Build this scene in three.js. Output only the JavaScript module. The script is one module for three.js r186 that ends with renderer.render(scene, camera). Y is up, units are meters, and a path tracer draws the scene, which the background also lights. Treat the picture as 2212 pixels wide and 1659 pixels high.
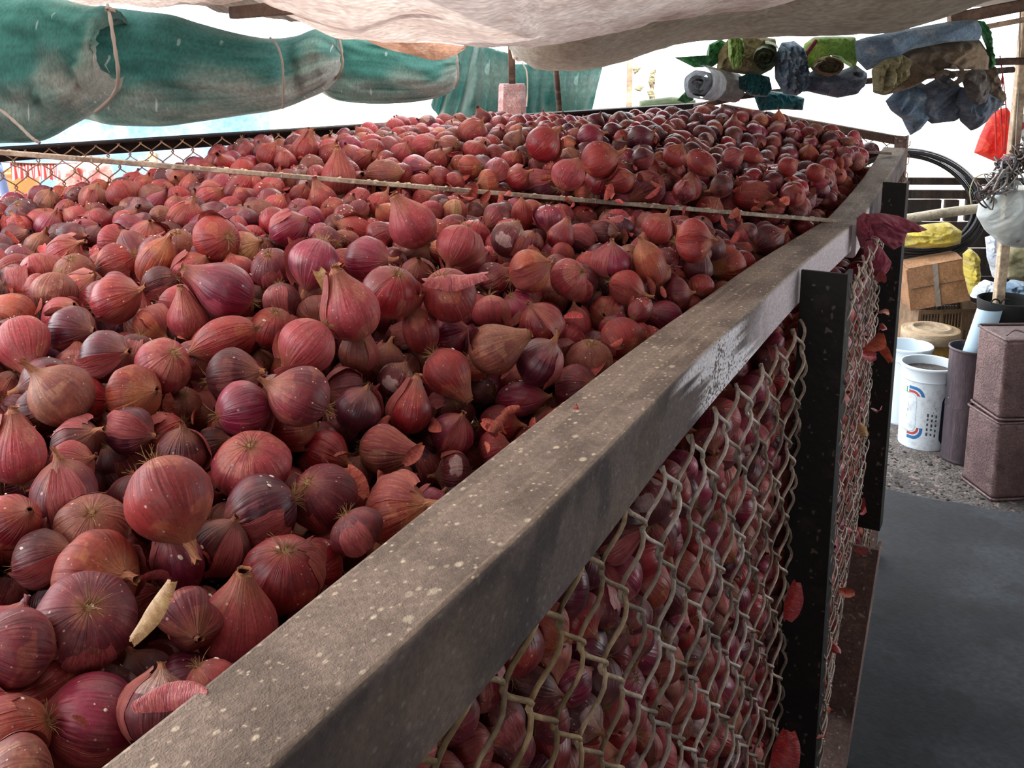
import * as THREE from 'three';
import { RoundedBoxGeometry } from 'three/addons/geometries/RoundedBoxGeometry.js';
import { mergeGeometries } from 'three/addons/utils/BufferGeometryUtils.js';

// ---------------------------------------------------------------- camera, sky, sun, exposure
const scene = new THREE.Scene();
const V = (x, y, z) => new THREE.Vector3(x, y, z);
const FOCAL = 2200, EYE = V(0, 1.9, 0);
const AWAY = V(-0.4644, -0.2004, -0.8626);        // level with the eye-line of a person looking along and slightly down into the crib
const camera = new THREE.PerspectiveCamera(2 * Math.atan(1119 / FOCAL) * 180 / Math.PI, 2212 / 1659, 0.05, 300);
camera.setViewOffset(2212, 2238, 0, 579, 2212, 1659);   // the photograph is the lower part of a taller shot: a shifted lens
camera.position.copy(EYE);
camera.lookAt(EYE.clone().add(AWAY));
camera.updateMatrixWorld(true);

scene.background = new THREE.Color(0.92, 0.97, 1.0);
scene.backgroundIntensity = 6.0;

const sun = new THREE.DirectionalLight(0xfff8f0, 14);
sun.position.set(6, 12, 3); sun.target.position.set(-1, 0, -2);
sun.castShadow = true; sun.shadow.mapSize.set(2048, 2048); sun.shadow.radius = 1.5;
Object.assign(sun.shadow.camera, { left: -14, right: 14, top: 14, bottom: -14, near: 1, far: 40 });
scene.add(sun, sun.target);

const renderer = new THREE.WebGLRenderer({ antialias: true });
renderer.outputColorSpace = THREE.SRGBColorSpace;
renderer.toneMapping = THREE.LinearToneMapping;
renderer.toneMappingExposure = 1.08;
renderer.shadowMap.enabled = true;

// ---------------------------------------------------------------- helpers
function rng(seed) { let s = seed | 0; return () => { s = (s + 0x6d2b79f5) | 0; let t = Math.imul(s ^ (s >>> 15), 1 | s); t = (t + Math.imul(t ^ (t >>> 7), 61 | t)) ^ t; return ((t ^ (t >>> 14)) >>> 0) / 4294967296; }; }
const lerp = (a, b, t) => a + (b - a) * t, clamp = (x, a, b) => Math.min(b, Math.max(a, x));
const smooth = (a, b, x) => { const t = clamp((x - a) / (b - a), 0, 1); return t * t * (3 - 2 * t); };
function hash(x, y, s) { let h = Math.imul(x, 374761393) ^ Math.imul(y, 668265263) ^ Math.imul(s, 1274126177); h = Math.imul(h ^ (h >>> 13), 1274126177); return ((h ^ (h >>> 16)) >>> 0) / 4294967296; }
function vnoise(x, y, px, py, s) {                 // value noise, periodic in px by py cells
  const xi = Math.floor(x), yi = Math.floor(y), fx = x - xi, fy = y - yi, u = fx * fx * (3 - 2 * fx), v = fy * fy * (3 - 2 * fy);
  const m = (a, p) => ((a % p) + p) % p, x0 = m(xi, px), x1 = m(xi + 1, px), y0 = m(yi, py), y1 = m(yi + 1, py);
  return lerp(lerp(hash(x0, y0, s), hash(x1, y0, s), u), lerp(hash(x0, y1, s), hash(x1, y1, s), u), v);
}
function fbm(u, v, nx, ny, s, oct = 4) { let a = 0, w = 0.5, t = 0; for (let i = 0; i < oct; i++) { a += w * vnoise(u * nx, v * ny, nx, ny, s + i * 17); t += w; w *= 0.5; nx *= 2; ny *= 2; } return a / t; }
const free = (x, y, s, oct = 3) => { let a = 0, w = 0.5, t = 0; for (let i = 0; i < oct; i++) { a += w * vnoise(x, y, 1e6, 1e6, s + i * 31); t += w; w *= 0.5; x *= 2.03; y *= 2.03; } return a / t; };
function dataTexture(w, h, fn, color = true) {     // fn(u, v) -> [r, g, b] in 0..255 sRGB, or a grey value 0..1
  const d = new Uint8Array(w * h * 4);
  for (let y = 0; y < h; y++) for (let x = 0; x < w; x++) {
    const c = fn(x / w, y / h), o = (y * w + x) * 4;
    if (color) { d[o] = clamp(c[0], 0, 255); d[o + 1] = clamp(c[1], 0, 255); d[o + 2] = clamp(c[2], 0, 255); } else d[o] = d[o + 1] = d[o + 2] = clamp(c * 255, 0, 255);
    d[o + 3] = 255;
  }
  const t = new THREE.DataTexture(d, w, h, THREE.RGBAFormat);
  t.wrapS = t.wrapT = THREE.RepeatWrapping; t.magFilter = THREE.LinearFilter; t.minFilter = THREE.LinearMipmapLinearFilter; t.generateMipmaps = true;
  if (color) t.colorSpace = THREE.SRGBColorSpace;
  t.needsUpdate = true; return t;
}
const mix3 = (a, b, t) => [lerp(a[0], b[0], t), lerp(a[1], b[1], t), lerp(a[2], b[2], t)];
const used = new Map();
function numbered(n) { const k = used.get(n) ?? 0; used.set(n, k + 1); return k ? n + '_' + String(k).padStart(3, '0') : n; }
function tag(o, label, category, group, kind) { if (label) o.userData.label = label; if (category) o.userData.category = category; if (group) o.userData.group = group; if (kind) o.userData.kind = kind; return o; }
function thing(name, label, category, at, group) {  // a Group at the thing's base; geometry is given in metres of the place
  const o = new THREE.Group(); o.name = numbered(name); o.position.copy(at); scene.add(o); return tag(o, label, category, group);
}
function origin(o) { const p = V(0, 0, 0); for (; o && o !== scene; o = o.parent) p.add(o.position); return p; }
function put(parent, name, geo, mat) {
  const o = origin(parent), g = geo.clone().translate(-o.x, -o.y, -o.z), m = new THREE.Mesh(g, mat);
  m.name = name; m.castShadow = m.receiveShadow = true; parent.add(m); return m;
}
function solo(name, label, category, geo, mat, group) {
  geo.computeBoundingBox(); const b = geo.boundingBox, p = V((b.min.x + b.max.x) / 2, b.min.y, (b.min.z + b.max.z) / 2);
  const m = new THREE.Mesh(geo.clone().translate(-p.x, -p.y, -p.z), mat); m.name = numbered(name); m.position.copy(p); m.castShadow = m.receiveShadow = true; scene.add(m); return tag(m, label, category, group);
}
function struct(name, geo, mat, parent) { const m = new THREE.Mesh(geo, mat); m.name = numbered(name); m.castShadow = m.receiveShadow = true; (parent ?? scene).add(m); if (!parent) m.userData.kind = 'structure'; return m; }
function uvMetres(g, scale = 1) {                  // texture coordinates in metres along the two flatter axes of each face
  g = g.index ? g.toNonIndexed() : g; const p = g.attributes.position, n = g.attributes.normal, uv = new Float32Array(p.count * 2);
  for (let i = 0; i < p.count; i += 3) {
    let nx = 0, ny = 0, nz = 0; for (let k = 0; k < 3; k++) { nx += n.getX(i + k); ny += n.getY(i + k); nz += n.getZ(i + k); }
    nx = Math.abs(nx); ny = Math.abs(ny); nz = Math.abs(nz);
    for (let k = 0; k < 3; k++) { const x = p.getX(i + k), y = p.getY(i + k), z = p.getZ(i + k), a = nx > ny && nx > nz ? [z, y] : ny > nz ? [x, z] : [x, y]; uv[(i + k) * 2] = a[0] * scale; uv[(i + k) * 2 + 1] = a[1] * scale; }
  }
  g.setAttribute('uv', new THREE.BufferAttribute(uv, 2)); return g;
}
function fromGrid(P, nu, nv, uvf) {                // P: (nu + 1) by (nv + 1) points
  const pos = new Float32Array(P.length * 3), uv = new Float32Array(P.length * 2), idx = [];
  P.forEach((p, i) => { pos.set([p.x, p.y, p.z], i * 3); const a = Math.floor(i / (nv + 1)) / nu, b = (i % (nv + 1)) / nv, t = uvf ? uvf(a, b) : [a, b]; uv.set(t, i * 2); });
  for (let i = 0; i < nu; i++) for (let j = 0; j < nv; j++) { const a = i * (nv + 1) + j, b = a + nv + 1; idx.push(a, b, a + 1, b, b + 1, a + 1); }
  const g = new THREE.BufferGeometry(); g.setAttribute('position', new THREE.BufferAttribute(pos, 3)); g.setAttribute('uv', new THREE.BufferAttribute(uv, 2)); g.setIndex(idx); g.computeVertexNormals(); return g;
}
function sheet(fn, nu, nv, uvf) { const P = []; for (let i = 0; i <= nu; i++) for (let j = 0; j <= nv; j++) P.push(fn(i / nu, j / nv)); return fromGrid(P, nu, nv, uvf); }
function polyTube(pts, r, sides = 5, taper) {      // a tube along straight runs between points; taper(t) scales the radius
  const n = pts.length, pos = [], idx = [], uv = [], T = V(0, 0, 0), A = V(0, 0, 0), B = V(0, 0, 0), ref = V(0.31, 0.2, 0.93).normalize(); let len = 0;
  for (let i = 0; i < n; i++) {
    T.copy(pts[Math.min(n - 1, i + 1)]).sub(pts[Math.max(0, i - 1)]).normalize(); if (i) len += pts[i].distanceTo(pts[i - 1]);
    if (i === 0) { A.crossVectors(T, Math.abs(T.dot(ref)) > 0.9 ? V(1, 0, 0) : ref).normalize(); } else A.addScaledVector(T, -A.dot(T)).normalize();
    B.crossVectors(T, A); const rr = r * (taper ? taper(i / (n - 1)) : 1);
    for (let k = 0; k <= sides; k++) { const a = k / sides * Math.PI * 2, c = Math.cos(a) * rr, s = Math.sin(a) * rr; pos.push(pts[i].x + A.x * c + B.x * s, pts[i].y + A.y * c + B.y * s, pts[i].z + A.z * c + B.z * s); uv.push(k / sides * r * 6, len); }
  }
  for (let i = 0; i < n - 1; i++) for (let k = 0; k < sides; k++) { const a = i * (sides + 1) + k, b = a + sides + 1; idx.push(a, a + 1, b, b, a + 1, b + 1); }
  for (const [ring, turn] of [[0, 1], [n - 1, -1]]) { const c = pos.length / 3, p = pts[ring]; pos.push(p.x, p.y, p.z); uv.push(0, 0); for (let k = 0; k < sides; k++) { const a = ring * (sides + 1) + k; turn > 0 ? idx.push(c, a + 1, a) : idx.push(c, a, a + 1); } }
  const g = new THREE.BufferGeometry(); g.setAttribute('position', new THREE.Float32BufferAttribute(pos, 3)); g.setAttribute('uv', new THREE.Float32BufferAttribute(uv, 2)); g.setIndex(idx); g.computeVertexNormals(); return g;
}
const vs = (a) => a.map((p) => V(...p));
const curve = (a, n) => new THREE.CatmullRomCurve3(vs(a), false, 'centripetal').getPoints(n);
function along(pts) { const c = new THREE.CatmullRomCurve3(pts, false, 'centripetal'); return (t) => c.getPoint(clamp(t, 0, 1)); }
function beam(a, b, w, h, turn = 0, bevel = 0.004, seg = 1) {  // a squared timber or bar from a to b, h upright
  a = V(...a); b = V(...b); const L = a.distanceTo(b), g = new RoundedBoxGeometry(w, h, L, 2, Math.min(bevel, w / 3, h / 3));
  const m = new THREE.Matrix4().lookAt(a, b, V(0, 1, 0)); if (Math.abs(b.y - a.y) > 0.97 * L) m.lookAt(a, b, V(Math.sin(turn), 0, Math.cos(turn)));
  return uvMetres(g).applyMatrix4(m).translate((a.x + b.x) / 2, (a.y + b.y) / 2, (a.z + b.z) / 2);
}
const TURN = 0.494, RIGHT = V(Math.cos(TURN), 0, -Math.sin(TURN)), NEAR = V(Math.sin(TURN), 0, Math.cos(TURN));   // the way things at the back of the shed face
function facing(c, turn = 0) { return new THREE.Matrix4().makeRotationY(TURN + turn).setPosition(c[0], c[1], c[2]); }
function puff({ c, o }, T, { fold = 0.012, size = 7, stretch = 1, seed = 1, flat = 0.5, rings = 22, around = 104, angle = 0, back = 0.6 } = {}) {
  // a soft full body: an outline (metres, in the plane it faces) filled out to thickness T, with creases
  const n = o.length, len = [0]; for (let i = 0; i < n; i++) len.push(len[i] + Math.hypot(o[(i + 1) % n][0] - o[i][0], o[(i + 1) % n][1] - o[i][1]));
  const rim = (t) => { const L = t * len[n]; let i = 0; while (i < n - 1 && len[i + 1] < L) i++; const k = (L - len[i]) / (len[i + 1] - len[i] || 1), a = o[i], b = o[(i + 1) % n]; return [lerp(a[0], b[0], k), lerp(a[1], b[1], k)]; };
  const cx = o.reduce((s, p) => s + p[0], 0) / n, cy = o.reduce((s, p) => s + p[1], 0) / n, ca = Math.cos(angle), sa = Math.sin(angle), pos = [], uv = [], idx = [];
  const rel = (x, y) => { const a = (x * ca + y * sa) * size / stretch, b = (-x * sa + y * ca) * size; return (1 - Math.abs(2 * free(a + 9, b + 5, seed) - 1) * 1.6) + 0.5 * (1 - Math.abs(2 * free(a * 2.3, b * 2.3, seed + 5, 2) - 1) * 1.6) + 0.3 * free(a * 5, b * 5, seed + 9, 2) - 0.75; };
  for (const side of [1, -1]) for (let j = 0; j <= rings; j++) for (let i = 0; i <= around; i++) {
    const q = j / rings, e = rim(i / around % 1), x = lerp(cx, e[0], q), y = lerp(cy, e[1], q), dome = Math.pow(Math.max(0, 1 - q * q), flat), edge = Math.min(1, (1 - q) * 6);
    pos.push(x, y, side > 0 ? T / 2 * dome + edge * fold * rel(x, y) : -T * back * dome + edge * fold * 0.5 * rel(x + 3, y)); uv.push(x, y);
  }
  const per = around + 1, half = per * (rings + 1);
  for (let s = 0; s < 2; s++) for (let j = 0; j < rings; j++) for (let i = 0; i < around; i++) { const a = s * half + j * per + i, b = a + per; s ? idx.push(a, a + 1, b, b, a + 1, b + 1) : idx.push(a, b, a + 1, b, b + 1, a + 1); }
  const g = new THREE.BufferGeometry(); g.setAttribute('position', new THREE.Float32BufferAttribute(pos, 3)); g.setAttribute('uv', new THREE.Float32BufferAttribute(uv, 2)); g.setIndex(idx); g.computeVertexNormals(); return g.applyMatrix4(facing(c));
}
function lathe(profile, at, seg = 40) { return new THREE.LatheGeometry(profile.map((p) => new THREE.Vector2(p[0], p[1])), seg).translate(at[0], at[1], at[2]); }

// ---------------------------------------------------------------- textures and plain materials
const cloudy = dataTexture(256, 256, (u, v) => 0.5 * fbm(u, v, 6, 6, 3, 4) + 0.5 * fbm(u, v, 40, 40, 9, 2), false);
const weave = dataTexture(256, 256, (u, v) => 0.5 + 0.25 * Math.sin(u * Math.PI * 2 * 64) * Math.sin(v * Math.PI * 2 * 64) + 0.4 * (fbm(u, v, 12, 12, 5, 3) - 0.5), false);
const grain = dataTexture(512, 512, (u, v) => 0.6 * fbm(u, v, 64, 3, 21, 4) + 0.4 * fbm(u, v, 8, 4, 4, 3), false);
function rep(t, x, y) { const c = t.clone(); c.repeat.set(x, y); c.needsUpdate = true; return c; }
function mottled(a, b, dust, seed, { nx = 4, ny = 4, specks = 0, size = 512, speck = [200, 190, 175], bias = 0 } = {}) {
  return dataTexture(size, size, (u, v) => {
    const n = fbm(u, v, nx, ny, seed, 5), d = fbm(u, v, nx * 3, ny * 3, seed + 50, 4), f = fbm(u, v, 90, 90, seed + 80, 2);
    let c = mix3(a, b, smooth(0.32, 0.68, n + bias)); c = mix3(c, dust, smooth(0.5, 0.78, d) * 0.6); const k = 0.82 + 0.36 * f;
    if (specks) { const s = fbm(u, v, 48, 48, seed + 7, 2); if (s > 1 - specks) return mix3(c, speck, smooth(1 - specks, 1 - specks + 0.07, s)); }
    return [c[0] * k, c[1] * k, c[2] * k];
  });
}
function plain(color, roughness = 0.8, extra = {}) { return new THREE.MeshStandardMaterial({ color, roughness, bumpMap: rep(cloudy, 4, 4), bumpScale: 0.002, ...extra }); }
function cloth(map, extra = {}) { return new THREE.MeshPhysicalMaterial({ map, roughness: 0.95, side: THREE.DoubleSide, bumpMap: rep(weave, 6, 6), bumpScale: 0.0008, ...extra }); }

const soilMat = new THREE.MeshStandardMaterial({ map: rep(mottled([70, 64, 62], [95, 88, 84], [58, 50, 46], 11, { specks: 0.28, speck: [120, 105, 98] }), 0.7, 0.7), roughness: 1, bumpMap: rep(cloudy, 3, 3), bumpScale: 0.02 });
const slabMat = new THREE.MeshStandardMaterial({ map: rep(mottled([50, 52, 57], [34, 34, 38], [30, 28, 28], 12, {}), 0.8, 0.8), roughness: 0.95, bumpMap: rep(cloudy, 3, 3), bumpScale: 0.0015 });
const yardMat = new THREE.MeshStandardMaterial({ map: rep(mottled([184, 168, 156], [160, 144, 134], [140, 124, 116], 13, {}), 0.3, 0.3), roughness: 1 });
const boardMat = new THREE.MeshStandardMaterial({ map: rep(mottled([62, 50, 42], [40, 33, 30], [84, 72, 62], 14, { nx: 16, ny: 2 }), 0.9, 0.9), roughness: 0.9, bumpMap: rep(grain, 1, 1), bumpScale: 0.004 });
const timberMat = new THREE.MeshStandardMaterial({ map: rep(mottled([92, 72, 60], [60, 46, 40], [120, 100, 84], 15, { nx: 3, ny: 14 }), 1.1, 1.1), roughness: 0.85, bumpMap: rep(grain, 1, 1), bumpScale: 0.004 });
const paleTimberMat = new THREE.MeshStandardMaterial({ map: rep(mottled([176, 156, 132], [140, 120, 100], [110, 92, 76], 16, { nx: 3, ny: 10 }), 1.1, 1.1), roughness: 0.85, bumpMap: rep(grain, 1, 1), bumpScale: 0.003 });
const blackIron = new THREE.MeshStandardMaterial({ map: rep(mottled([14, 13, 13], [22, 19, 17], [46, 38, 32], 17, { specks: 0.22, speck: [96, 84, 76] }), 2.2, 2.2), roughness: 0.75, metalness: 0.1, bumpMap: rep(cloudy, 3, 3), bumpScale: 0.002 });
const brownIron = new THREE.MeshStandardMaterial({ map: rep(mottled([120, 96, 88], [96, 76, 70], [140, 116, 106], 18, { specks: 0.25, speck: [170, 150, 140] }), 2.2, 2.2), roughness: 0.9, bumpMap: rep(cloudy, 3, 3), bumpScale: 0.003 });
const ropeMat = new THREE.MeshStandardMaterial({ color: 0x968c84, roughness: 1, bumpMap: rep(weave, 30, 4), bumpScale: 0.001 });
const wireMats = [[176, 150, 112], [176, 154, 126], [178, 160, 144], [190, 178, 166]].map((c, i) => new THREE.MeshStandardMaterial({ map: rep(mottled(c, [c[0] * 0.7, c[1] * 0.68, c[2] * 0.66], [c[0] * 1.25, c[1] * 1.25, c[2] * 1.3], 30 + i, { size: 128 }), 6, 3), roughness: 0.8, metalness: 0.15, bumpMap: rep(cloudy, 20, 8), bumpScale: 0.001 }));

// ---------------------------------------------------------------- ground and walls
struct('ground', uvMetres(new THREE.BoxGeometry(60, 0.3, 60)).translate(-8, -0.17, -4), yardMat);
struct('floor', uvMetres(new THREE.BoxGeometry(4.6, 0.1, 9)).translate(-0.6, -0.05, -1.6), soilMat);
{ // the worn concrete slab beside the crib, its far edge ragged
  const s = new THREE.Shape(), r = rng(5); s.moveTo(-0.75, 3); s.lineTo(1.45, 3); s.lineTo(1.45, -4.36);
  for (let i = 1; i <= 24; i++) s.lineTo(lerp(1.45, -0.75, i / 24), -4.36 + 0.1 * (i / 24) + (r() - 0.5) * 0.035);
  const g = new THREE.ExtrudeGeometry(s, { depth: 0.035, bevelEnabled: true, bevelSize: 0.008, bevelThickness: 0.008, bevelSegments: 2 }).rotateX(Math.PI / 2).translate(0, 0.04, 0);
  struct('floor_slab', uvMetres(g), slabMat);
}
struct('unseen_wall_right', uvMetres(mergeGeometries([[0.05, 2.7, 4.4, 1.35, 0.0], [0.05, 2.7, 3.0, 1.35, -5.5], [0.05, 1.15, 1.8, 0.575, -3.1], [0.05, 0.6, 1.8, 2.4, -3.1]].map(([w, h, d, y, z]) => new THREE.BoxGeometry(w, h, d).translate(1.55, y, z)))), boardMat);   // out of view; its window gap is placed to light the crib side
struct('unseen_wall_rear', uvMetres(new THREE.BoxGeometry(3.3, 2.7, 0.05)).translate(-0.95, 1.35, 2.2), boardMat);  // out of view, shuts out light except through a doorway gap at its right
struct('unseen_roof', uvMetres(new THREE.BoxGeometry(2.1, 0.04, 9.2)).rotateX(0.02).translate(0.6, 2.68, -2.3), boardMat);  // out of view, placed to darken the right side under the sheets
struct('unseen_roof', uvMetres(new THREE.BoxGeometry(2.3, 0.03, 3.4)).translate(0.55, 2.12, -5.2), boardMat);  // out of view, hung low to cut sky light on the floor
struct('unseen_light_blocker', uvMetres(new THREE.BoxGeometry(1.35, 1.15, 0.04)).translate(0.86, 0.575, 0.45), boardMat);  // out of view, placed to keep doorway light off the floor
struct('unseen_wall_back_right', uvMetres(new THREE.BoxGeometry(1.5, 2.2, 0.05)).applyMatrix4(facing([0.590, 0.644, -6.981])), boardMat);  // out of view, narrows the back opening to darken the floor
{ // low plank wall at the back right: each board separate, daylight in the gaps
  const w = new THREE.Group(); w.name = 'wall_back'; const c = [-0.427, -0.226, -6.464]; w.position.set(c[0], 0, c[2]); tag(w, 'low wall of dark horizontal boards with daylight in the gaps', null, null, 'structure'); scene.add(w);
  const M = facing([0, 0, 0]), rows = [[1.083, 1.125, -0.9, 0.9], [1.0, 1.052, -0.9, 0.9], [0.868, 0.996, -0.9, -0.18], [0.868, 0.996, -0.16, -0.078], [0.868, 0.996, -0.036, 0.9], [0.71, 0.864, -0.9, 0.9], [0.54, 0.705, -0.9, 0.9], [0.36, 0.535, -0.9, 0.9], [0.18, 0.355, -0.9, 0.9], [0.0, 0.175, -0.9, 0.9]];
  const r = rng(9);
  for (const [a, b, x0, x1] of rows) { const g = uvMetres(new RoundedBoxGeometry(x1 - x0, b - a, 0.03, 2, 0.005)).rotateZ((r() - 0.5) * 0.012).translate((x0 + x1) / 2, (a + b) / 2, (r() - 0.5) * 0.012).applyMatrix4(M); const m = new THREE.Mesh(g, boardMat); m.name = 'plank'; w.add(m); }
  for (const x of [-0.7, 0.55]) { const m = new THREE.Mesh(uvMetres(new RoundedBoxGeometry(0.08, 1.25, 0.05, 2, 0.006)).translate(x, 0.625, -0.045).applyMatrix4(M), timberMat); m.name = 'wall_post'; w.add(m); }
}

// ---------------------------------------------------------------- the crib
const CRIB = V(-1.1, 0, -1.7);
const crib = thing('onion_crib', 'long steel-framed crib with chain-link sides, dusty top rails and black posts, heaped with onions', 'storage crib', CRIB);
function spot(x, y) {                              // scattered crumbs and splashes, a few millimetres across
  let k = 0; for (const [c, dens, r0] of [[0.01, 0.42, 0.0034], [0.026, 0.3, 0.0065]]) { const i = Math.floor(x / c), j = Math.floor(y / c); for (let a = -1; a <= 1; a++) for (let b = -1; b <= 1; b++) { if (hash(i + a, j + b, 5) > dens) continue; const px = (i + a + hash(i + a, j + b, 6)) * c, py = (j + b + hash(i + a, j + b, 7)) * c, q = hash(i + a, j + b, 8), d = Math.hypot((x - px) * (0.8 + q * 0.5), (y - py) * (1.2 - q * 0.4)) / (r0 * (0.25 + 0.75 * q * q)); k = Math.max(k, smooth(1.1, 0.5, d) * (0.45 + 0.55 * hash(i + a, j + b, 9))); } } return k;
}
const railTex = dataTexture(1024, 2048, (u, v) => {
  // u runs round the section (inner side, top, outer side, bottom), v along three metres of it
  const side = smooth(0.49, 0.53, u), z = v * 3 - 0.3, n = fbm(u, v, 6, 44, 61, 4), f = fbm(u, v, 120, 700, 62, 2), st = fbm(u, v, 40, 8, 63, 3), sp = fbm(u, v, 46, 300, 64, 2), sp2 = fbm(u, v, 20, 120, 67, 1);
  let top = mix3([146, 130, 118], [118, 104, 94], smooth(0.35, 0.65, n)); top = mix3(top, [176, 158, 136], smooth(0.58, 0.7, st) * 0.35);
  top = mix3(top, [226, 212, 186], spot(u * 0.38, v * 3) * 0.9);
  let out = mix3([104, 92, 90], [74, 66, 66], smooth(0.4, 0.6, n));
  out = mix3(out, [204, 192, 196], smooth(1.45, 1.75, z + 0.25 * (n - 0.5)));                 // pale old paint towards the joint, lightened further for the side light there
  const chalk = smooth(0.13, 0.03, Math.abs(z - 1.4 - (u - 0.62) * 0.5) - 0.04 + 0.16 * (st - 0.5)) * smooth(0.28, 0.42, f * 0.5 + n * 0.5);
  out = mix3(out, [244, 242, 248], chalk * 0.95);
  out = mix3(out, [128, 108, 92], smooth(0.5, 0.7, fbm(u, v, 5, 14, 66, 3)) * 0.45 * smooth(1.5, 1.1, z));
  out = mix3(out, [176, 168, 160], spot(u * 0.38 + 3, v * 3) * 0.35);
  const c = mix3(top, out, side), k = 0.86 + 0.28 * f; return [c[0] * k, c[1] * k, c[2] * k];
});
railTex.wrapS = THREE.ClampToEdgeWrapping;
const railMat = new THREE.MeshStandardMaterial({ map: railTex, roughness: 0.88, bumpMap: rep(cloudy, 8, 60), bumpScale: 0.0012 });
function rail(st) {                                 // st: z, inner x, outer x, top y, bottom y
  const P = [], S = along(st.map((s) => V(s[1], s[2], s[0]))), H = along(st.map((s) => V(s[3], s[4], 0))), n = 60, b = 0.005, uvs = [];
  for (let i = 0; i <= n; i++) {
    const t = i / n, a = S(t), h = H(t), w = (free(t * 9, 1, 3) - 0.5) * 0.005, x0 = a.x, x1 = a.y, y1 = h.x + w, y0 = h.y;
    const ring = [[x0, y0], [x0, y1 - b], [x0 + b * 0.3, y1 - b * 0.3], [x0 + b, y1], [x1 - b, y1], [x1 - b * 0.3, y1 - b * 0.3], [x1, y1 - b], [x1, y0 + b], [x1 - b, y0], [x0, y0]], us = [0.02, 0.24, 0.25, 0.26, 0.49, 0.505, 0.52, 0.76, 0.78, 1];
    ring.forEach((q, j) => { P.push(V(q[0], q[1], a.z)); uvs.push([us[j], (-a.z + 0.3) / 3]); });
  }
  let k = 0; const g = fromGrid(P, n, 9, () => uvs[k++]), gi = g.toNonIndexed(); gi.deleteAttribute('normal'); gi.computeVertexNormals();
  const cap = (i) => { const q = P.slice(i * 10, i * 10 + 9), pos = [], uv = []; for (let j = 1; j < 8; j++) { const tri = i ? [q[0], q[j + 1], q[j]] : [q[0], q[j], q[j + 1]]; for (const p of tri) { pos.push(p.x, p.y, p.z); uv.push(0.6, 0.9); } } const c = new THREE.BufferGeometry(); c.setAttribute('position', new THREE.Float32BufferAttribute(pos, 3)); c.setAttribute('uv', new THREE.Float32BufferAttribute(uv, 2)); c.computeVertexNormals(); return c; };
  return mergeGeometries([gi, cap(0), cap(n)]);
}
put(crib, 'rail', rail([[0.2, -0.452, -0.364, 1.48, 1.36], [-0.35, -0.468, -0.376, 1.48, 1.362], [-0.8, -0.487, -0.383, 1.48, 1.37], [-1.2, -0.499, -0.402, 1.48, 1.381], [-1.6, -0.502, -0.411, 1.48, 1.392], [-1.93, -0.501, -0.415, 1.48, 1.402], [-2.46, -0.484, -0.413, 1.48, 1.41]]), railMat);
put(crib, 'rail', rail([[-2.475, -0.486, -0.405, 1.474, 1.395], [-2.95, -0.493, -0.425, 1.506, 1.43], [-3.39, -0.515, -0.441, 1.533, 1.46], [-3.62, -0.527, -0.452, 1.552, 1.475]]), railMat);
const LEFT = (t) => V(lerp(-2.017, -1.32, t), lerp(1.677, 1.687, t), lerp(-1.413, -3.065, t));       // the left rail's line
const leftDir = LEFT(1).sub(LEFT(0)).normalize(), leftIn = V(-leftDir.z, 0, leftDir.x).normalize(); // towards the heap
if (leftIn.x < 0) leftIn.negate();
{ const a = LEFT(-0.75), b = LEFT(1.3);
  put(crib, 'rail', mergeGeometries([beam([a.x, a.y - 0.004, a.z], [b.x, b.y - 0.004, b.z], 0.04, 0.006, 0, 0.002), beam([a.x - leftIn.x * 0.017, a.y - 0.018, a.z - leftIn.z * 0.017], [b.x - leftIn.x * 0.017, b.y - 0.018, b.z - leftIn.z * 0.017], 0.006, 0.032, 0, 0.002)]), blackIron); }
function angleIron(x, z, y0, y1, w, d, t, turn = 0) {   // a vertical L bar: one flange facing the viewer, one along the crib
  const a = uvMetres(new RoundedBoxGeometry(w, y1 - y0, t, 2, 0.0015)).translate(w / 2, (y0 + y1) / 2, 0), b = uvMetres(new RoundedBoxGeometry(t, y1 - y0, d, 2, 0.0015)).translate(w - t / 2, (y0 + y1) / 2, -d / 2);
  return mergeGeometries([a, b]).rotateY(turn).translate(x, 0, z);
}
put(crib, 'post', angleIron(-0.411, -1.925, 0, 1.476, 0.086, 0.05, 0.008), blackIron);
{ const p = put(crib, 'post', angleIron(-0.39, -2.72, 0.60, 1.55, 0.058, 0.05, 0.006), blackIron);
  put(p, 'post_foot', angleIron(0, 0, 0, 0.69, 0.062, 0.05, 0.008, 0).applyMatrix4(new THREE.Matrix4().makeShear(0, 0, 0.067, 0, 0, 0)).translate(-0.4025, 0, -2.43), brownIron).userData.label = 'dusty brown lower leg'; }
for (const t of [-0.32, 0.305, 0.98]) { const p = LEFT(t); put(crib, 'post', angleIron(p.x - leftIn.x * 0.03, p.z - leftIn.z * 0.03, 0, 1.66, 0.034, 0.03, 0.005, TURN - 0.1), t > 0 && t < 0.5 ? brownIron : blackIron); }
put(crib, 'post', angleIron(-0.495, -3.645, 0, 1.59, 0.04, 0.04, 0.006), brownIron);
{ const a = V(...[-1.618, 1.715, -1.115]).lerp(V(...[-0.447, 1.479, -2.485]), -0.25); put(crib, 'post', beam([a.x, 0.9, a.z], [a.x, a.y + 0.02, a.z], 0.03, 0.03, 0, 0.003), timberMat); }
put(crib, 'end_rail', beam([-0.49, 1.573, -3.66], [-1.12, 1.66, -3.72], 0.03, 0.03), timberMat);
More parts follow.
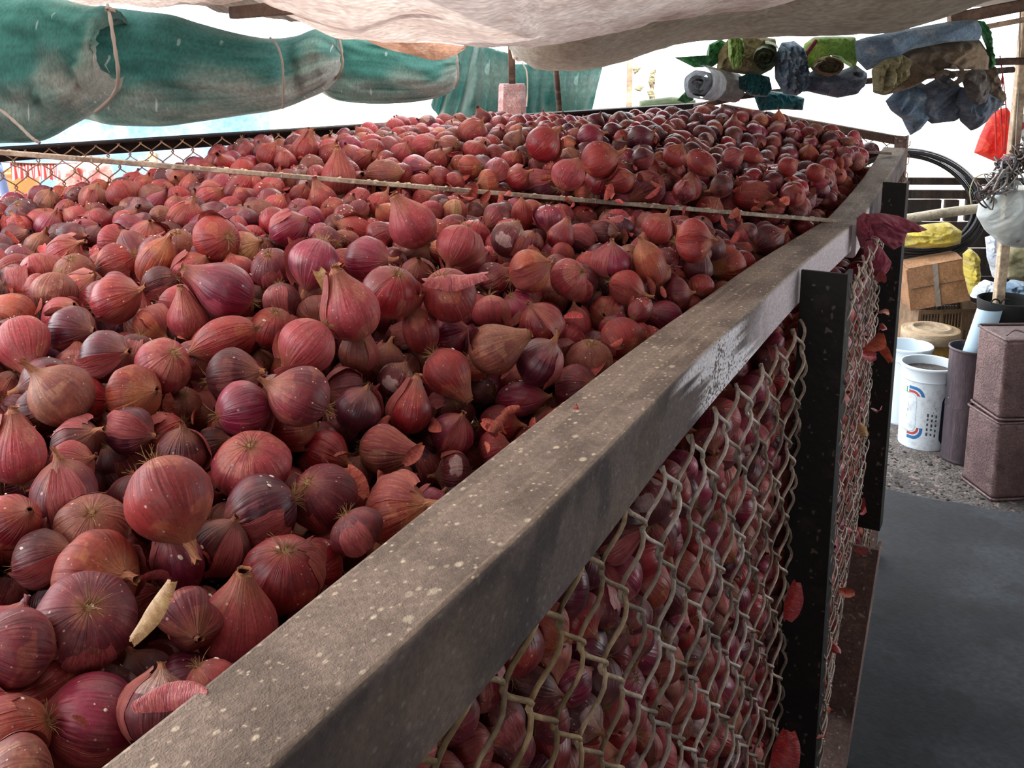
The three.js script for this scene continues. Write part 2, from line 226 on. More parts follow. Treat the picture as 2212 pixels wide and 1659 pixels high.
{ const dust = rng(71), a = V(...[-1.618, 1.715, -1.115]), b = V(...[-0.447, 1.479, -2.485]), bar = put(crib, "tie_bar", beam(a.clone().lerp(b, -0.25).toArray(), b.toArray(), 0.014, 0.009, 0, 0.002), new THREE.MeshStandardMaterial({ map: rep(mottled([184, 168, 148], [150, 134, 118], [206, 194, 174], 72, { specks: 0.3 }), 3, 3), roughness: 0.9 }));
  const bits = []; for (let i = 0; i < 90; i++) { const p = a.clone().lerp(b, Math.pow(dust(), 1.3)); bits.push(new THREE.IcosahedronGeometry(0.0018 + dust() * 0.0026, 0).scale(1.5, 0.6, 1).rotateY(dust() * 3).translate(p.x + (dust() - 0.5) * 0.012, p.y + 0.0045, p.z + (dust() - 0.5) * 0.012)); }
  put(bar, 'debris', mergeGeometries(bits), new THREE.MeshStandardMaterial({ color: 0xd8cbb4, roughness: 1 })).userData.kind = 'stuff';
  put(crib, 'tie_bar', beam([-0.759, 1.579, -3.180], [-0.478, 1.547, -3.463], 0.01, 0.008, 0, 0.002), brownIron); }
function chainLink(name, at, length, y0, y1, out, w, h, r, mat, seed) {   // woven wires, each a bent run hooked on its neighbours
  const panel = new THREE.Group(); panel.name = name; crib.add(panel); const R = rng(seed), n = Math.ceil(length / w);
  for (let i = 0; i <= n; i++) {
    const pts = [], K = Math.floor((y1 - y0) / (h / 2)), jit = [R() * 6, R() * 6];
    for (let k = 0; k < K; k++) {                   // half a bend: nearly straight, curving into the hook at each end
      const s = (k + i) % 2 ? 1 : -1;
      for (let m = 0; m < 7; m++) { const t = m / 7, y = y1 - (k + t) * h / 2, q = s * (0.5 * Math.cos(Math.PI * t) + 0.5 * (1 - 2 * t)), u = i * w + q * (w / 2 + 0.003), b = free(u * 4, y * 4, seed); pts.push(at(clamp(u, 0, length), y).addScaledVector(out, (b - 0.5) * 0.016 + r * 1.1 * Math.sin(Math.PI * 2 * t) * s + 0.0025 * Math.sin(jit[0] + k * 1.7 + t) + 0.006 * Math.sin(Math.PI * t) * w / 0.06)); }
    }
    put(panel, 'wire', polyTube(pts, r * (0.92 + R() * 0.2), 5), mat(i / n, R()));
  }
  return panel;
}
chainLink('chain_link_panel', (u, y) => V(-0.394 - 0.006 * smooth(0.4, 1.9, u), y, 0.12 - u), 2.02, 0.35, 1.385, V(1, 0, 0), 0.058, 0.116, 0.003, (t, q) => wireMats[t < 0.55 ? (q < 0.75 ? 0 : 1) : q < 0.5 ? 2 : 3], 201);
chainLink('chain_link_panel', (u, y) => V(lerp(-0.327, -0.382 - 0.06 * smooth(0.95, 0, y), u / 0.78), y, -1.945 - u), 0.78, 0.3, 1.455, V(1, 0, 0), 0.05, 0.085, 0.002, (t, q) => wireMats[q < 0.5 ? 2 : 3], 202);
chainLink('chain_link_panel', (u, y) => V(lerp(-0.39, -0.455, u / 0.86), y, -2.77 - u), 0.86, 0.3, 1.46, V(1, 0, 0), 0.05, 0.085, 0.002, (t, q) => wireMats[2], 205);
chainLink('chain_link_panel', (u, y) => LEFT(-0.72).addScaledVector(leftDir, u).setY(y).addScaledVector(leftIn, 0.012), 3.4, 1.3, 1.672, leftIn, 0.025, 0.056, 0.0016, (t, q) => wireMats[1], 203);
chainLink('chain_link_panel', (u, y) => V(-0.45 - u, y + u * 0.1, -3.68), 0.6, 1.2, 1.57, V(0, 0, 1), 0.03, 0.062, 0.0017, (t, q) => wireMats[1], 204);

// ---------------------------------------------------------------- onions
const SKIN = {  // main skin, second tone, patch, gloss
  R: [[164, 38, 46], [132, 30, 40], [186, 82, 66]], M: [[156, 38, 72], [124, 32, 62], [180, 84, 98]], P: [[106, 30, 54], [80, 24, 44], [144, 76, 88]], D: [[102, 32, 40], [76, 24, 32], [132, 72, 64]],
  U: [[138, 44, 56], [108, 36, 48], [164, 94, 76]], C: [[164, 54, 50], [134, 42, 44], [186, 104, 72]], O: [[182, 86, 58], [154, 60, 48], [198, 132, 84]], K: [[180, 70, 76], [156, 54, 62], [196, 118, 98]],
  T: [[150, 84, 66], [122, 58, 52], [176, 128, 96]], W: [[116, 42, 48], [88, 30, 38], [210, 198, 190]], Y: [[184, 136, 80], [168, 80, 64], [198, 164, 108]],
};
const WORDS = { R: 'bright red', M: 'magenta', P: 'dark glossy purple', D: 'dark maroon', U: 'dull purplish', C: 'coppery red', O: 'orange-copper', K: 'dusty pink', T: 'dusty tan', W: 'mould-speckled', Y: 'yellowish' };
let texSeed = 300;
function onionTexture([a, b, c], code) {
  const s = (texSeed += 23), R = rng(s), spots = Array.from({ length: code === 'W' ? 130 : 64 }, () => [R(), code === 'W' ? 0.55 + R() * 0.35 : 0.15 + R() * 0.7, 0.004 + R() * R() * R() * 0.018, 0.5 + R() * 0.5]);
  const W = 512, H = 256, cells = Array.from({ length: 32 * 16 }, () => []); spots.forEach((p) => { for (let i = -1; i <= 1; i++) for (let j = -1; j <= 1; j++) { const x = ((Math.floor(p[0] * 32) + i) % 32 + 32) % 32, y = clamp(Math.floor(p[1] * 16) + j, 0, 15); cells[y * 32 + x].push(p); } });
  return dataTexture(W, H, (u, v) => {
    const fib = fbm(u, v, 70, 3, s, 3), wide = fbm(u, v, 18, 2, s + 3, 2), blot = fbm(u, v, 4, 3, s + 1, 4), torn = fbm(u, v, 5, 4, s + 2, 4), dust = fbm(u, v, 9, 7, s + 5, 4), fine = fbm(u, v, 110, 60, s + 8, 2);
    let k = mix3(a, b, smooth(0.35, 0.66, blot));
    k = mix3(k, c, smooth(0.57, 0.64, torn) * 0.75);
    const vein = smooth(0.62, 0.72, fib) * 0.3 + smooth(0.55, 0.75, wide) * 0.22; k = mix3(k, [b[0] * 0.7, b[1] * 0.6, b[2] * 0.65], vein);
    k = mix3(k, [206, 128, 110], smooth(0.66, 0.8, fbm(u, v, 46, 3, s + 11, 2)) * 0.16);
    const cap = smooth(0.66, 0.95, v + 0.1 * (fib - 0.5)) * 0.7 + smooth(0.2, 0.03, v + 0.06 * (wide - 0.5)) * 0.8; k = mix3(k, mix3([170, 118, 78], c, 0.3), cap);
    k = mix3(k, [152, 112, 92], smooth(0.5, 0.8, dust) * 0.36);
    for (const p of cells[Math.min(15, Math.floor(v * 16)) * 32 + Math.floor(u * 32)]) { let du = Math.abs(u - p[0]); du = Math.min(du, 1 - du) * 2.2 * Math.sin(Math.PI * clamp(v, 0.1, 0.9)); const d = Math.hypot(du, (v - p[1]) * (0.6 + p[3] * 0.5)); k = mix3(k, [236, 218, 206], smooth(p[2], p[2] * 0.55, d) * 0.85); }
    const g = 0.78 + 0.3 * fine; return [k[0] * g, k[1] * g * 0.95, k[2] * g * 0.97];
  });
}
const fibreBump = dataTexture(512, 128, (u, v) => 0.6 * fbm(u, v, 80, 3, 401, 3) + 0.4 * fbm(u, v, 10, 6, 402, 3), false);
const skinMats = {};
for (const k of Object.keys(SKIN)) { const shiny = 'PMR'.includes(k); skinMats[k] = new THREE.MeshPhysicalMaterial({ map: onionTexture(SKIN[k], k), roughness: shiny ? 0.42 : 0.55, bumpMap: fibreBump, bumpScale: 0.0022, clearcoat: shiny ? 0.25 : 0.06, clearcoatRoughness: 0.35 }); }
const neckMat = new THREE.MeshStandardMaterial({ map: rep(mottled([176, 122, 84], [150, 84, 66], [198, 158, 116], 411, { nx: 24, ny: 2, size: 256 }), 1, 1), roughness: 0.85, side: THREE.DoubleSide, bumpMap: fibreBump, bumpScale: 0.001 });
const rootMat = new THREE.MeshStandardMaterial({ color: 0x9a7a52, roughness: 1 });
const peelMat = new THREE.MeshPhysicalMaterial({ map: rep(mottled([178, 92, 76], [150, 58, 64], [200, 138, 100], 412, { nx: 20, ny: 3, size: 256 }), 1, 1), roughness: 0.55, side: THREE.DoubleSide, transmission: 0.15, bumpMap: fibreBump, bumpScale: 0.001 });
const scrapMats = [['red', [176, 40, 44], [150, 30, 44]], ['pink', [190, 88, 92], [160, 58, 70]], ['orange', [206, 96, 56], [180, 66, 50]], ['straw', [206, 174, 120], [184, 140, 92]], ['purple', [128, 46, 70], [108, 36, 58]]].map(([n, a, b], i) => [n, new THREE.MeshPhysicalMaterial({ map: mottled(a, b, [200, 150, 120], 420 + i, { nx: 20, ny: 3, size: 128 }), roughness: 0.5, side: THREE.DoubleSide, transmission: 0.25, bumpMap: fibreBump, bumpScale: 0.001 })]);

const PROFILE = {
  s: [[0.001, -0.82], [0.1, -0.86], [0.3, -0.82], [0.62, -0.66], [0.89, -0.35], [1, 0.02], [0.93, 0.38], [0.71, 0.69], [0.44, 0.89], [0.25, 1.01], [0.15, 1.13]],
  f: [[0.001, -0.66], [0.1, -0.71], [0.32, -0.69], [0.68, -0.55], [0.94, -0.27], [1.03, 0.02], [0.95, 0.32], [0.72, 0.56], [0.44, 0.7], [0.24, 0.8], [0.13, 0.92]],
  p: [[0.001, -0.8], [0.1, -0.84], [0.32, -0.8], [0.66, -0.62], [0.92, -0.28], [1, 0.1], [0.9, 0.5], [0.66, 0.86], [0.44, 1.15], [0.3, 1.38], [0.23, 1.56]],
  e: [[0.001, -1.08], [0.09, -1.12], [0.26, -1.08], [0.54, -0.88], [0.77, -0.48], [0.86, 0], [0.79, 0.48], [0.6, 0.86], [0.38, 1.1], [0.22, 1.25], [0.14, 1.38]],
  b: [[0.001, -0.74], [0.1, -0.78], [0.34, -0.74], [0.7, -0.58], [0.95, -0.3], [1.05, 0.02], [0.96, 0.36], [0.72, 0.64], [0.45, 0.82], [0.26, 0.94], [0.15, 1.06]],
};
function bulbShape(shape, seed) {                  // returns where the skin lies: (turn, 0 root .. 1 neck, lift)
  const c = new THREE.SplineCurve(PROFILE[shape].map((p) => new THREE.Vector2(p[0], p[1]))), R = rng(seed), ph = R() * 6, lean = (R() - 0.5) * 0.16, lean2 = (R() - 0.5) * 0.16, k = 3 + Math.floor(R() * 3), sq = 0.9 + R() * 0.1;
  return (a, t, lift = 1) => {
    const p = c.getPointAt(clamp(t, 0, 1)), ridge = 1 + 0.012 * Math.sin(a * 9 + ph + 2 * p.y) + 0.025 * Math.sin(a * k + ph) * (1 - t) + 0.06 * (free(Math.cos(a) * 1.4 + 5, Math.sin(a) * 1.4 + p.y * 1.3 + 7, seed) - 0.5);
    let r = p.x * ridge * lift; if (shape === 'b') { const d = Math.abs(Math.abs(((a - 1.2) % (2 * Math.PI) + 2 * Math.PI) % (2 * Math.PI) - Math.PI) - Math.PI / 2); r *= 0.72 + 0.38 * smooth(0, 0.9, d); }
    return V(Math.cos(a) * r + lean * Math.max(0, p.y), p.y * (1 + (lift - 1) * 0.7), Math.sin(a) * r * sq + lean2 * Math.max(0, p.y));
  };
}
function bulbGeo(S, nu, nv) { return sheet((u, v) => S(-u * Math.PI * 2, v), nu, nv, (u, v) => [u, v]); }
function neckGeo(S, seed, long, sides = 9, rows = 6) { // the dry twisted stem, splayed and ragged at its end
  const R = rng(seed), c = S(0, 1).add(S(Math.PI, 1)).multiplyScalar(0.5), r0 = S(0, 1).distanceTo(c) * 1.04, bend = (R() - 0.5) * 0.9 * long, bend2 = (R() - 0.5) * 0.9 * long, fl = 0.55 + R() * 0.5, tw = R() * 2;
  return sheet((u, v) => { const a = -u * Math.PI * 2 + v * tw, rag = v > 0.99 ? 0.12 * long * Math.sin(u * 37 + seed) : 0, r = r0 * (1 - 0.35 * Math.sin(v * 2.2) + (v > 0.8 ? (v - 0.8) * 0.7 : 0)) * (1 + 0.12 * Math.sin(a * 3 + seed)); const y = -0.03 + v * long + rag; return V(c.x + Math.cos(a) * r + bend * v * v, c.y + y, c.z + Math.sin(a) * r * lerp(1, fl, v) + bend2 * v * v); }, sides, rows, (u, v) => [u, v * 0.6]);
}
function rootGeo(S, seed, n, seg = 4, sides = 3) {
  const R = rng(seed), y = S(0, 0).y, g = [];
  for (let i = 0; i < n; i++) { const a = R() * 7, sp = 0.1 + R() * 0.9, L = 0.18 + R() * 0.38, cx = (R() - 0.5) * 0.5, cz = (R() - 0.5) * 0.5, r0 = R() * 0.12, pts = []; for (let k = 0; k <= seg; k++) { const t = k / seg; pts.push(V(Math.cos(a) * (r0 + sp * L * t) + cx * L * t * t, y - 0.02 - L * t * (1 - 0.55 * sp * t) + 0.06, Math.sin(a) * (r0 + sp * L * t) + cz * L * t * t)); } g.push(polyTube(pts, 0.014, sides, (t) => 1 - 0.6 * t)); }
  g.push(new THREE.SphereGeometry(0.13, 8, 5).scale(1, 0.4, 1).translate(0, y + 0.0, 0));
  return mergeGeometries(g);
}
function peelGeo(S, seed) {                        // a torn flap of outer skin lifting off at one edge
  const R = rng(seed), a0 = R() * 6, da = 0.9 + R() * 0.9, t0 = 0.16 + R() * 0.2, t1 = 0.7 + R() * 0.26, top = R() > 0.5;
  return sheet((u, v) => { const jag = (free(u * 5, 3, seed) - 0.5) * 0.14, jg2 = (free(v * 5, 8, seed) - 0.5) * 0.3, curl = Math.pow(top ? v : u, 4) * (0.1 + 0.22 * free(u * 3, v * 3, seed)); return S(a0 + da * (u + (u > 0.5 ? jg2 : -jg2) * Math.abs(u - 0.5)), lerp(t0 - jag * (1 - v), t1 + jag * v, v), 1.022 + curl); }, 14, 12);
}
// one of each kind, with its parts; every onion in the heap is a copy
const KINDS = []; const forms = {};
for (const shape of 'sfpeb') {
  forms[shape] = [];
  for (let v = 0; v < (shape === 's' ? 4 : 2); v++) {
    const S = bulbShape(shape, 500 + KINDS.length * 7), g = new THREE.Group(); KINDS.push(shape);
    const add = (n, geo, m) => { const o = new THREE.Mesh(geo, m); o.name = n; o.castShadow = o.receiveShadow = true; g.add(o); return o; };
    add('bulb', bulbGeo(S, 34, 22), skinMats.R); add('neck', neckGeo(S, 520 + v + KINDS.length, (shape === 'p' ? 0.55 : 1) * [0.22, 0.36, 0.12, 0.5][v % 4], 10, 7), neckMat); add('root_tuft', rootGeo(S, 540 + v + KINDS.length, 26), rootMat);
    if (v % 2 === 1 || shape === 's') { const o = add('loose_skin', peelGeo(S, 560 + v * 3 + KINDS.length), peelMat); o.userData.label = 'torn flap of outer skin'; }
    const low = mergeGeometries([bulbGeo(S, 18, 11), neckGeo(S, 520 + v + KINDS.length, 0.25, 6, 3), rootGeo(S, 540 + v, 9, 2)].map((q) => { q.computeVertexNormals(); return q; }));
    forms[shape].push({ group: g, low });
  }
}

// the onions that stand out: x y z, radius, direction of the neck, skin and form
const NOTABLE = `-0.627 1.463 -0.472 0.0370 -0.58 -0.74 -0.33 Uf
-0.728 1.476 -0.562 0.0320 -0.46 -0.84 -0.30 Tf
-0.674 1.461 -0.520 0.0386 0.97 0.24 -0.11 Of
-0.656 1.512 -0.585 0.0403 0.65 -0.73 0.21 Cs
-0.652 1.451 -0.698 0.0373 -0.60 -0.25 0.76 Ps
-0.578 1.433 -0.640 0.0374 -0.38 -0.89 -0.26 Rs
-0.655 1.445 -0.591 0.0263 0.03 0.97 0.23 Me
-0.653 1.437 -0.640 0.0280 0.40 0.86 -0.30 Ds
-0.572 1.413 -0.573 0.0347 0.14 0.99 -0.09 Kp
-0.630 1.471 -0.413 0.0284 0.35 -0.51 -0.79 Us
-0.579 1.413 -0.435 0.0358 -0.66 0.31 0.69 Ms
-0.596 1.432 -0.383 0.0279 -0.71 -0.30 0.64 Os
-0.770 1.492 -0.513 0.0265 0.84 0.53 -0.14 Rs
-0.631 1.445 -0.762 0.0355 0.04 -0.74 -0.67 Us
-0.702 1.473 -0.739 0.0393 -0.25 -0.92 -0.31 Kf
-0.783 1.488 -0.578 0.0322 -0.03 0.99 0.13 Us
-0.730 1.468 -0.511 0.0256 0.84 0.35 -0.41 Ds
-0.646 1.366 -0.557 0.0242 0.88 0.37 -0.29 Ds
-0.624 1.384 -0.521 0.0230 -0.47 0.87 0.18 Ds
-0.632 1.388 -0.763 0.0264 0.75 0.66 -0.09 Rs
-0.690 1.353 -0.684 0.0185 0.71 0.66 -0.25 Ds
-1.055 1.556 -0.742 0.0327 0.66 -0.70 0.26 Kp
-1.052 1.552 -0.808 0.0300 0.99 0.07 -0.14 Ps
-0.944 1.545 -0.766 0.0306 0.96 0.23 -0.14 Ps
-0.870 1.541 -0.784 0.0335 -0.72 -0.68 -0.11 Ks
-0.862 1.550 -0.875 0.0328 -0.73 -0.31 0.61 Ce
-0.926 1.584 -0.949 0.0388 -0.66 0.45 0.59 Mp
-0.966 1.547 -0.917 0.0283 -0.10 1.00 0.00 Kp
-1.019 1.539 -0.902 0.0259 0.92 -0.39 -0.01 Os
-1.065 1.571 -0.886 0.0337 0.88 0.37 -0.29 Rs
-0.891 1.537 -0.668 0.0353 -0.49 0.78 0.40 Ts
-0.856 1.526 -0.727 0.0320 0.96 0.24 -0.12 Of
-0.869 1.488 -0.807 0.0220 -0.57 -0.78 -0.25 Ts
-0.752 1.510 -0.780 0.0313 0.45 0.03 -0.89 Ms
-0.804 1.529 -0.821 0.0315 0.91 0.20 -0.36 Ds
-0.769 1.545 -0.914 0.0359 -0.34 -0.66 0.66 Ks
-0.700 1.522 -0.818 0.0352 -0.65 0.53 0.55 Us
-0.733 1.476 -0.837 0.0292 0.98 0.06 -0.19 Cs
-0.706 1.441 -0.860 0.0269 0.94 -0.28 -0.17 Rs
-0.701 1.473 -0.917 0.0287 0.48 0.87 -0.10 Ps
-0.822 1.505 -0.689 0.0254 0.97 -0.12 -0.22 Ps
-0.852 1.498 -0.647 0.0270 0.82 0.53 -0.21 Ds
-0.767 1.484 -0.708 0.0262 0.22 0.97 0.06 Ds
-0.841 1.514 -0.574 0.0285 -0.09 1.00 0.01 Kp
-0.820 1.495 -0.616 0.0237 0.88 0.37 -0.30 Kf
-0.802 1.458 -0.784 0.0212 0.89 0.38 -0.26 Ds
-1.062 1.501 -0.722 0.0204 0.49 0.87 -0.09 Cs
-0.875 1.539 -0.973 0.0285 -0.44 -0.86 -0.24 Cs
-0.922 1.552 -1.044 0.0286 0.37 -0.87 0.33 Dp
-0.932 1.543 -1.128 0.0269 0.82 0.53 -0.21 Tf
-0.764 1.564 -0.994 0.0393 -0.18 0.93 0.33 Kp
-0.769 1.504 -1.012 0.0274 0.09 1.00 -0.02 Tp
-1.111 1.569 -1.064 0.0300 0.73 0.66 -0.19 Ks
-1.115 1.562 -1.010 0.0272 -0.71 -0.30 0.64 Ds
-1.202 1.552 -0.941 0.0301 0.66 0.72 -0.22 Ks
-1.182 1.568 -0.887 0.0308 0.02 -0.92 0.39 Ts
-1.131 1.547 -0.855 0.0273 0.75 0.66 -0.10 Ks
-1.164 1.580 -1.047 0.0329 0.46 0.87 -0.17 Oe
-1.100 1.609 -1.110 0.0382 -0.94 -0.26 -0.23 Cs
-1.101 1.580 -1.172 0.0317 0.81 0.52 -0.28 Yf
-0.991 1.579 -1.104 0.0319 -0.25 -0.84 -0.47 Us
-0.911 1.596 -1.104 0.0376 -0.10 -0.85 0.52 Ms
-1.239 1.574 -1.042 0.0301 -0.68 -0.29 0.68 Cs
-1.362 1.572 -1.045 0.0305 0.82 0.53 -0.23 Ks
-1.257 1.569 -0.979 0.0306 -0.36 -0.84 -0.41 Ts
-1.366 1.576 -1.144 0.0287 0.99 0.07 -0.12 Kf
-1.495 1.569 -1.163 0.0273 0.98 0.06 -0.20 Ps
-1.616 1.568 -1.212 0.0271 0.41 0.87 -0.28 Ms
-1.734 1.576 -1.243 0.0300 -0.35 -0.87 -0.36 Ps
-1.525 1.555 -1.120 0.0254 0.44 0.87 -0.23 Ts
-1.794 1.580 -1.347 0.0281 0.49 0.87 -0.08 Ts
-1.357 1.596 -1.295 0.0296 0.51 0.86 -0.03 Ks
-1.442 1.604 -1.442 0.0278 0.81 0.53 -0.25 Ks
-1.554 1.584 -1.408 0.0245 0.67 0.72 -0.18 Mp
-1.632 1.605 -1.397 0.0313 0.58 -0.82 0.02 Cs
-1.868 1.580 -1.539 0.0226 0.82 0.53 -0.24 Cs
-1.089 1.602 -1.255 0.0330 0.77 0.51 -0.37 Ms
-1.264 1.575 -1.189 0.0267 -0.35 -0.86 -0.37 Ts
-1.510 1.555 -1.223 0.0224 0.45 0.87 -0.19 Ps
-1.628 1.554 -1.147 0.0256 0.91 0.38 -0.18 Dp
-1.540 1.651 -1.727 0.0308 0.41 0.87 -0.29 Cs
-1.487 1.659 -1.784 0.0311 0.20 0.96 -0.17 Cp
-1.740 1.594 -1.552 0.0241 0.49 0.87 -0.09 Cs
-1.457 1.579 -1.332 0.0249 0.89 0.38 -0.25 Ts
-1.319 1.600 -1.564 0.0239 0.48 0.87 -0.13 Cs
-0.885 1.587 -1.189 0.0348 0.99 0.07 -0.12 Ms
-0.771 1.573 -1.090 0.0391 -0.57 -0.79 -0.24 Rs
-0.713 1.564 -1.143 0.0396 -0.03 -0.81 -0.58 Cs
-0.705 1.514 -1.246 0.0296 0.36 -0.88 0.32 Ks
-0.635 1.500 -1.270 0.0328 -0.30 0.86 0.41 Rs
-0.746 1.511 -1.123 0.0285 -0.09 0.98 0.19 Ce
-0.638 1.499 -1.128 0.0353 0.82 0.44 -0.37 Tp
-0.670 1.486 -1.063 0.0316 0.73 -0.69 0.03 Cp
-0.593 1.475 -1.177 0.0350 0.51 0.86 -0.04 Ps
-0.780 1.580 -1.438 0.0318 0.45 0.87 -0.19 Ws
-0.809 1.592 -1.329 0.0346 -0.13 -0.88 0.46 Ks
-0.698 1.555 -1.349 0.0340 0.89 0.38 -0.27 Os
-0.822 1.553 -1.378 0.0283 0.88 0.37 -0.29 Ks
-0.883 1.613 -1.315 0.0382 -0.36 0.87 0.34 Kp
-0.905 1.564 -1.350 0.0270 0.81 0.52 -0.27 Tf
-0.989 1.590 -1.611 0.0243 0.18 -0.92 0.34 Yp
-0.892 1.588 -1.602 0.0262 -0.43 -0.63 0.65 Us
-0.869 1.582 -1.654 0.0250 0.02 1.00 0.04 Ce
-0.819 1.583 -1.659 0.0264 0.27 -0.83 0.49 Ms
-0.902 1.520 -2.007 0.0334 -0.54 -0.23 0.81 Cs
-1.210 1.606 -1.499 0.0270 -0.23 0.94 0.26 Cp
-1.119 1.599 -1.550 0.0253 0.41 0.87 -0.28 Cs
-1.139 1.579 -1.734 0.0275 0.83 0.53 -0.18 Cs
-1.264 1.632 -1.619 0.0380 0.13 0.99 0.07 Cp
-1.204 1.638 -1.686 0.0338 0.99 0.07 -0.13 Te
-0.987 1.592 -1.954 0.0381 0.88 0.37 -0.31 Ps
-0.854 1.640 -1.817 0.0348 0.41 0.87 -0.28 Ks
-0.767 1.557 -1.606 0.0255 0.34 0.94 -0.05 Rp
-0.772 1.534 -1.367 0.0264 0.77 0.51 -0.37 Us
-1.114 1.589 -1.610 0.0224 0.50 0.87 -0.07 Ms
-0.640 1.538 -1.543 0.0317 0.08 0.99 0.14 Ms
-0.728 1.553 -1.705 0.0248 0.97 0.05 -0.26 Ws
-0.633 1.565 -1.732 0.0304 0.51 0.86 -0.02 Cs
-0.550 1.559 -1.684 0.0363 0.94 0.03 -0.33 Cb
-0.546 1.474 -1.894 0.0426 -0.55 -0.23 0.81 Of
-0.587 1.535 -1.576 0.0333 -0.33 0.91 0.26 Oe
-0.601 1.510 -1.506 0.0309 0.97 -0.25 -0.06 Cs
-0.556 1.475 -1.633 0.0287 0.96 0.23 -0.17 Uf
-0.562 1.461 -1.391 0.0331 0.67 -0.69 0.27 Cs
-0.549 1.451 -1.564 0.0293 -0.61 0.31 0.73 Mp
-0.569 1.450 -1.293 0.0347 -0.17 -0.93 -0.32 Ts
-0.648 1.458 -1.423 0.0250 -0.20 0.98 -0.00 Ke
-0.660 1.537 -1.415 0.0313 -0.85 -0.51 -0.17 Ks
-0.534 1.480 -2.152 0.0358 0.76 0.51 -0.40 Ds
-0.630 1.542 -2.350 0.0370 0.98 0.06 -0.18 Ce
-0.807 1.579 -2.152 0.0407 -0.56 -0.42 0.72 Up
-0.559 1.492 -1.752 0.0270 0.20 0.98 0.03 Dp
-0.669 1.467 -1.529 0.0226 0.46 0.87 -0.17 Ds
-0.700 1.505 -1.444 0.0270 0.44 0.87 -0.22 Ts
-0.564 1.427 -1.238 0.0330 -0.89 -0.38 -0.24 Us
-0.638 1.416 -1.026 0.0285 0.49 0.87 -0.08 Ms
-0.629 1.397 -1.125 0.0285 0.92 0.02 -0.38 Rs
-0.670 1.455 -0.978 0.0288 0.12 0.98 -0.14 Rp
-0.660 1.438 -0.904 0.0284 0.99 -0.02 -0.17 Tp
-0.726 1.469 -1.033 0.0257 0.44 0.87 -0.21 Ws
-0.616 1.423 -1.166 0.0284 0.95 0.13 -0.27 Me
-0.643 1.428 -1.213 0.0294 0.50 0.86 -0.06 Cs
-0.614 1.383 -0.993 0.0272 -0.76 0.04 0.65 Wf
-0.575 1.417 -0.810 0.0367 0.91 0.39 -0.13 Os
-0.664 1.386 -0.943 0.0234 0.90 0.38 -0.19 Uf
-0.607 1.381 -1.079 0.0263 0.89 0.38 -0.24 Kf
-0.686 1.406 -0.882 0.0246 0.43 0.87 -0.25 Ds
-0.659 1.400 -0.840 0.0247 0.80 0.52 -0.28 Rs
-0.679 1.431 -1.078 0.0250 -0.90 -0.38 -0.21 Ds
-0.688 1.416 -1.187 0.0223 -0.95 -0.14 -0.27 Ds
-0.629 1.363 -1.272 0.0225 0.41 0.87 -0.28 Cp
-0.767 1.481 -1.070 0.0242 0.13 0.98 -0.13 Ts
-1.257 1.681 -2.138 0.0337 0.49 0.87 -0.08 Cs
-1.419 1.682 -2.472 0.0271 -0.26 0.90 0.35 Dp
-1.006 1.676 -2.010 0.0408 0.67 0.65 -0.36 Rs
-0.840 1.660 -1.937 0.0403 0.91 0.39 -0.16 Cs
-1.026 1.667 -2.308 0.0343 0.91 0.38 -0.17 Ms
-0.937 1.662 -2.418 0.0350 0.90 0.38 -0.20 Ps
-1.163 1.657 -1.986 0.0303 0.45 0.87 -0.20 Cf
-0.855 1.634 -2.226 0.0280 0.89 0.37 -0.28 Ps
-0.709 1.633 -2.213 0.0323 0.78 -0.63 -0.01 Ce
-0.797 1.635 -2.285 0.0294 0.50 0.86 -0.05 Cs
-1.107 1.637 -1.870 0.0277 -0.98 -0.12 -0.14 Os
-1.166 1.661 -2.173 0.0291 0.45 0.87 -0.20 Ts
-1.271 1.656 -2.274 0.0248 0.51 0.86 -0.02 Ds
-1.245 1.662 -2.005 0.0300 -0.93 -0.26 -0.24 Ts
-1.007 1.614 -1.895 0.0265 0.84 0.53 -0.11 Rs
-0.796 1.618 -1.952 0.0288 0.91 0.38 -0.16 Cs
-1.295 1.663 -1.971 0.0299 0.85 0.36 -0.39 Ks
-1.085 1.658 -2.589 0.0291 0.85 0.36 -0.39 Ps
-0.947 1.642 -2.875 0.0284 0.47 0.87 -0.13 Ms
-0.695 1.625 -2.406 0.0290 0.91 0.39 -0.15 Us
-1.083 1.636 -2.006 0.0260 0.51 0.86 -0.03 Cs
-1.216 1.664 -2.777 0.0287 0.48 0.87 -0.11 Ps
-0.696 1.520 -2.248 0.0330 0.51 0.86 -0.01 Cs
-0.675 1.476 -2.286 0.0323 0.42 0.87 -0.25 Ds
-0.584 1.600 -2.504 0.0260 0.79 0.52 -0.34 Cs
-0.694 1.616 -2.576 0.0260 0.89 -0.44 -0.13 Ce
-0.532 1.578 -2.580 0.0254 0.79 0.52 -0.33 Cs
-0.689 1.589 -2.050 0.0254 0.45 0.87 -0.20 Us
-0.637 1.595 -2.143 0.0271 -0.72 -0.30 0.62 Ds
-1.204 1.642 -1.880 0.0274 0.45 0.87 -0.19 Cs
-1.314 1.648 -1.908 0.0273 0.41 0.87 -0.29 Ks
-1.370 1.642 -1.834 0.0268 0.82 0.53 -0.24 Cs
-1.435 1.651 -1.811 0.0290 0.51 0.86 -0.02 Cs`.split('\n').map((l) => { const a = l.split(' '); return { p: V(+a[0], +a[1], +a[2]), r: +a[3], n: V(+a[4], +a[5], +a[6]), skin: a[7][0], form: a[7][1], fixed: true }; });
const CREST = [[-1.114, 1.679, -2.943], [-1.006, 1.678, -3.058], [-0.894, 1.678, -3.176], [-0.796, 1.671, -3.251], [-0.703, 1.650, -3.227], [-0.620, 1.620, -3.172], [-0.565, 1.595, -3.103], [-0.494, 1.551, -3.015], [-1.377, 1.671, -2.625], [-1.283, 1.674, -2.677]].map((a) => V(...a));
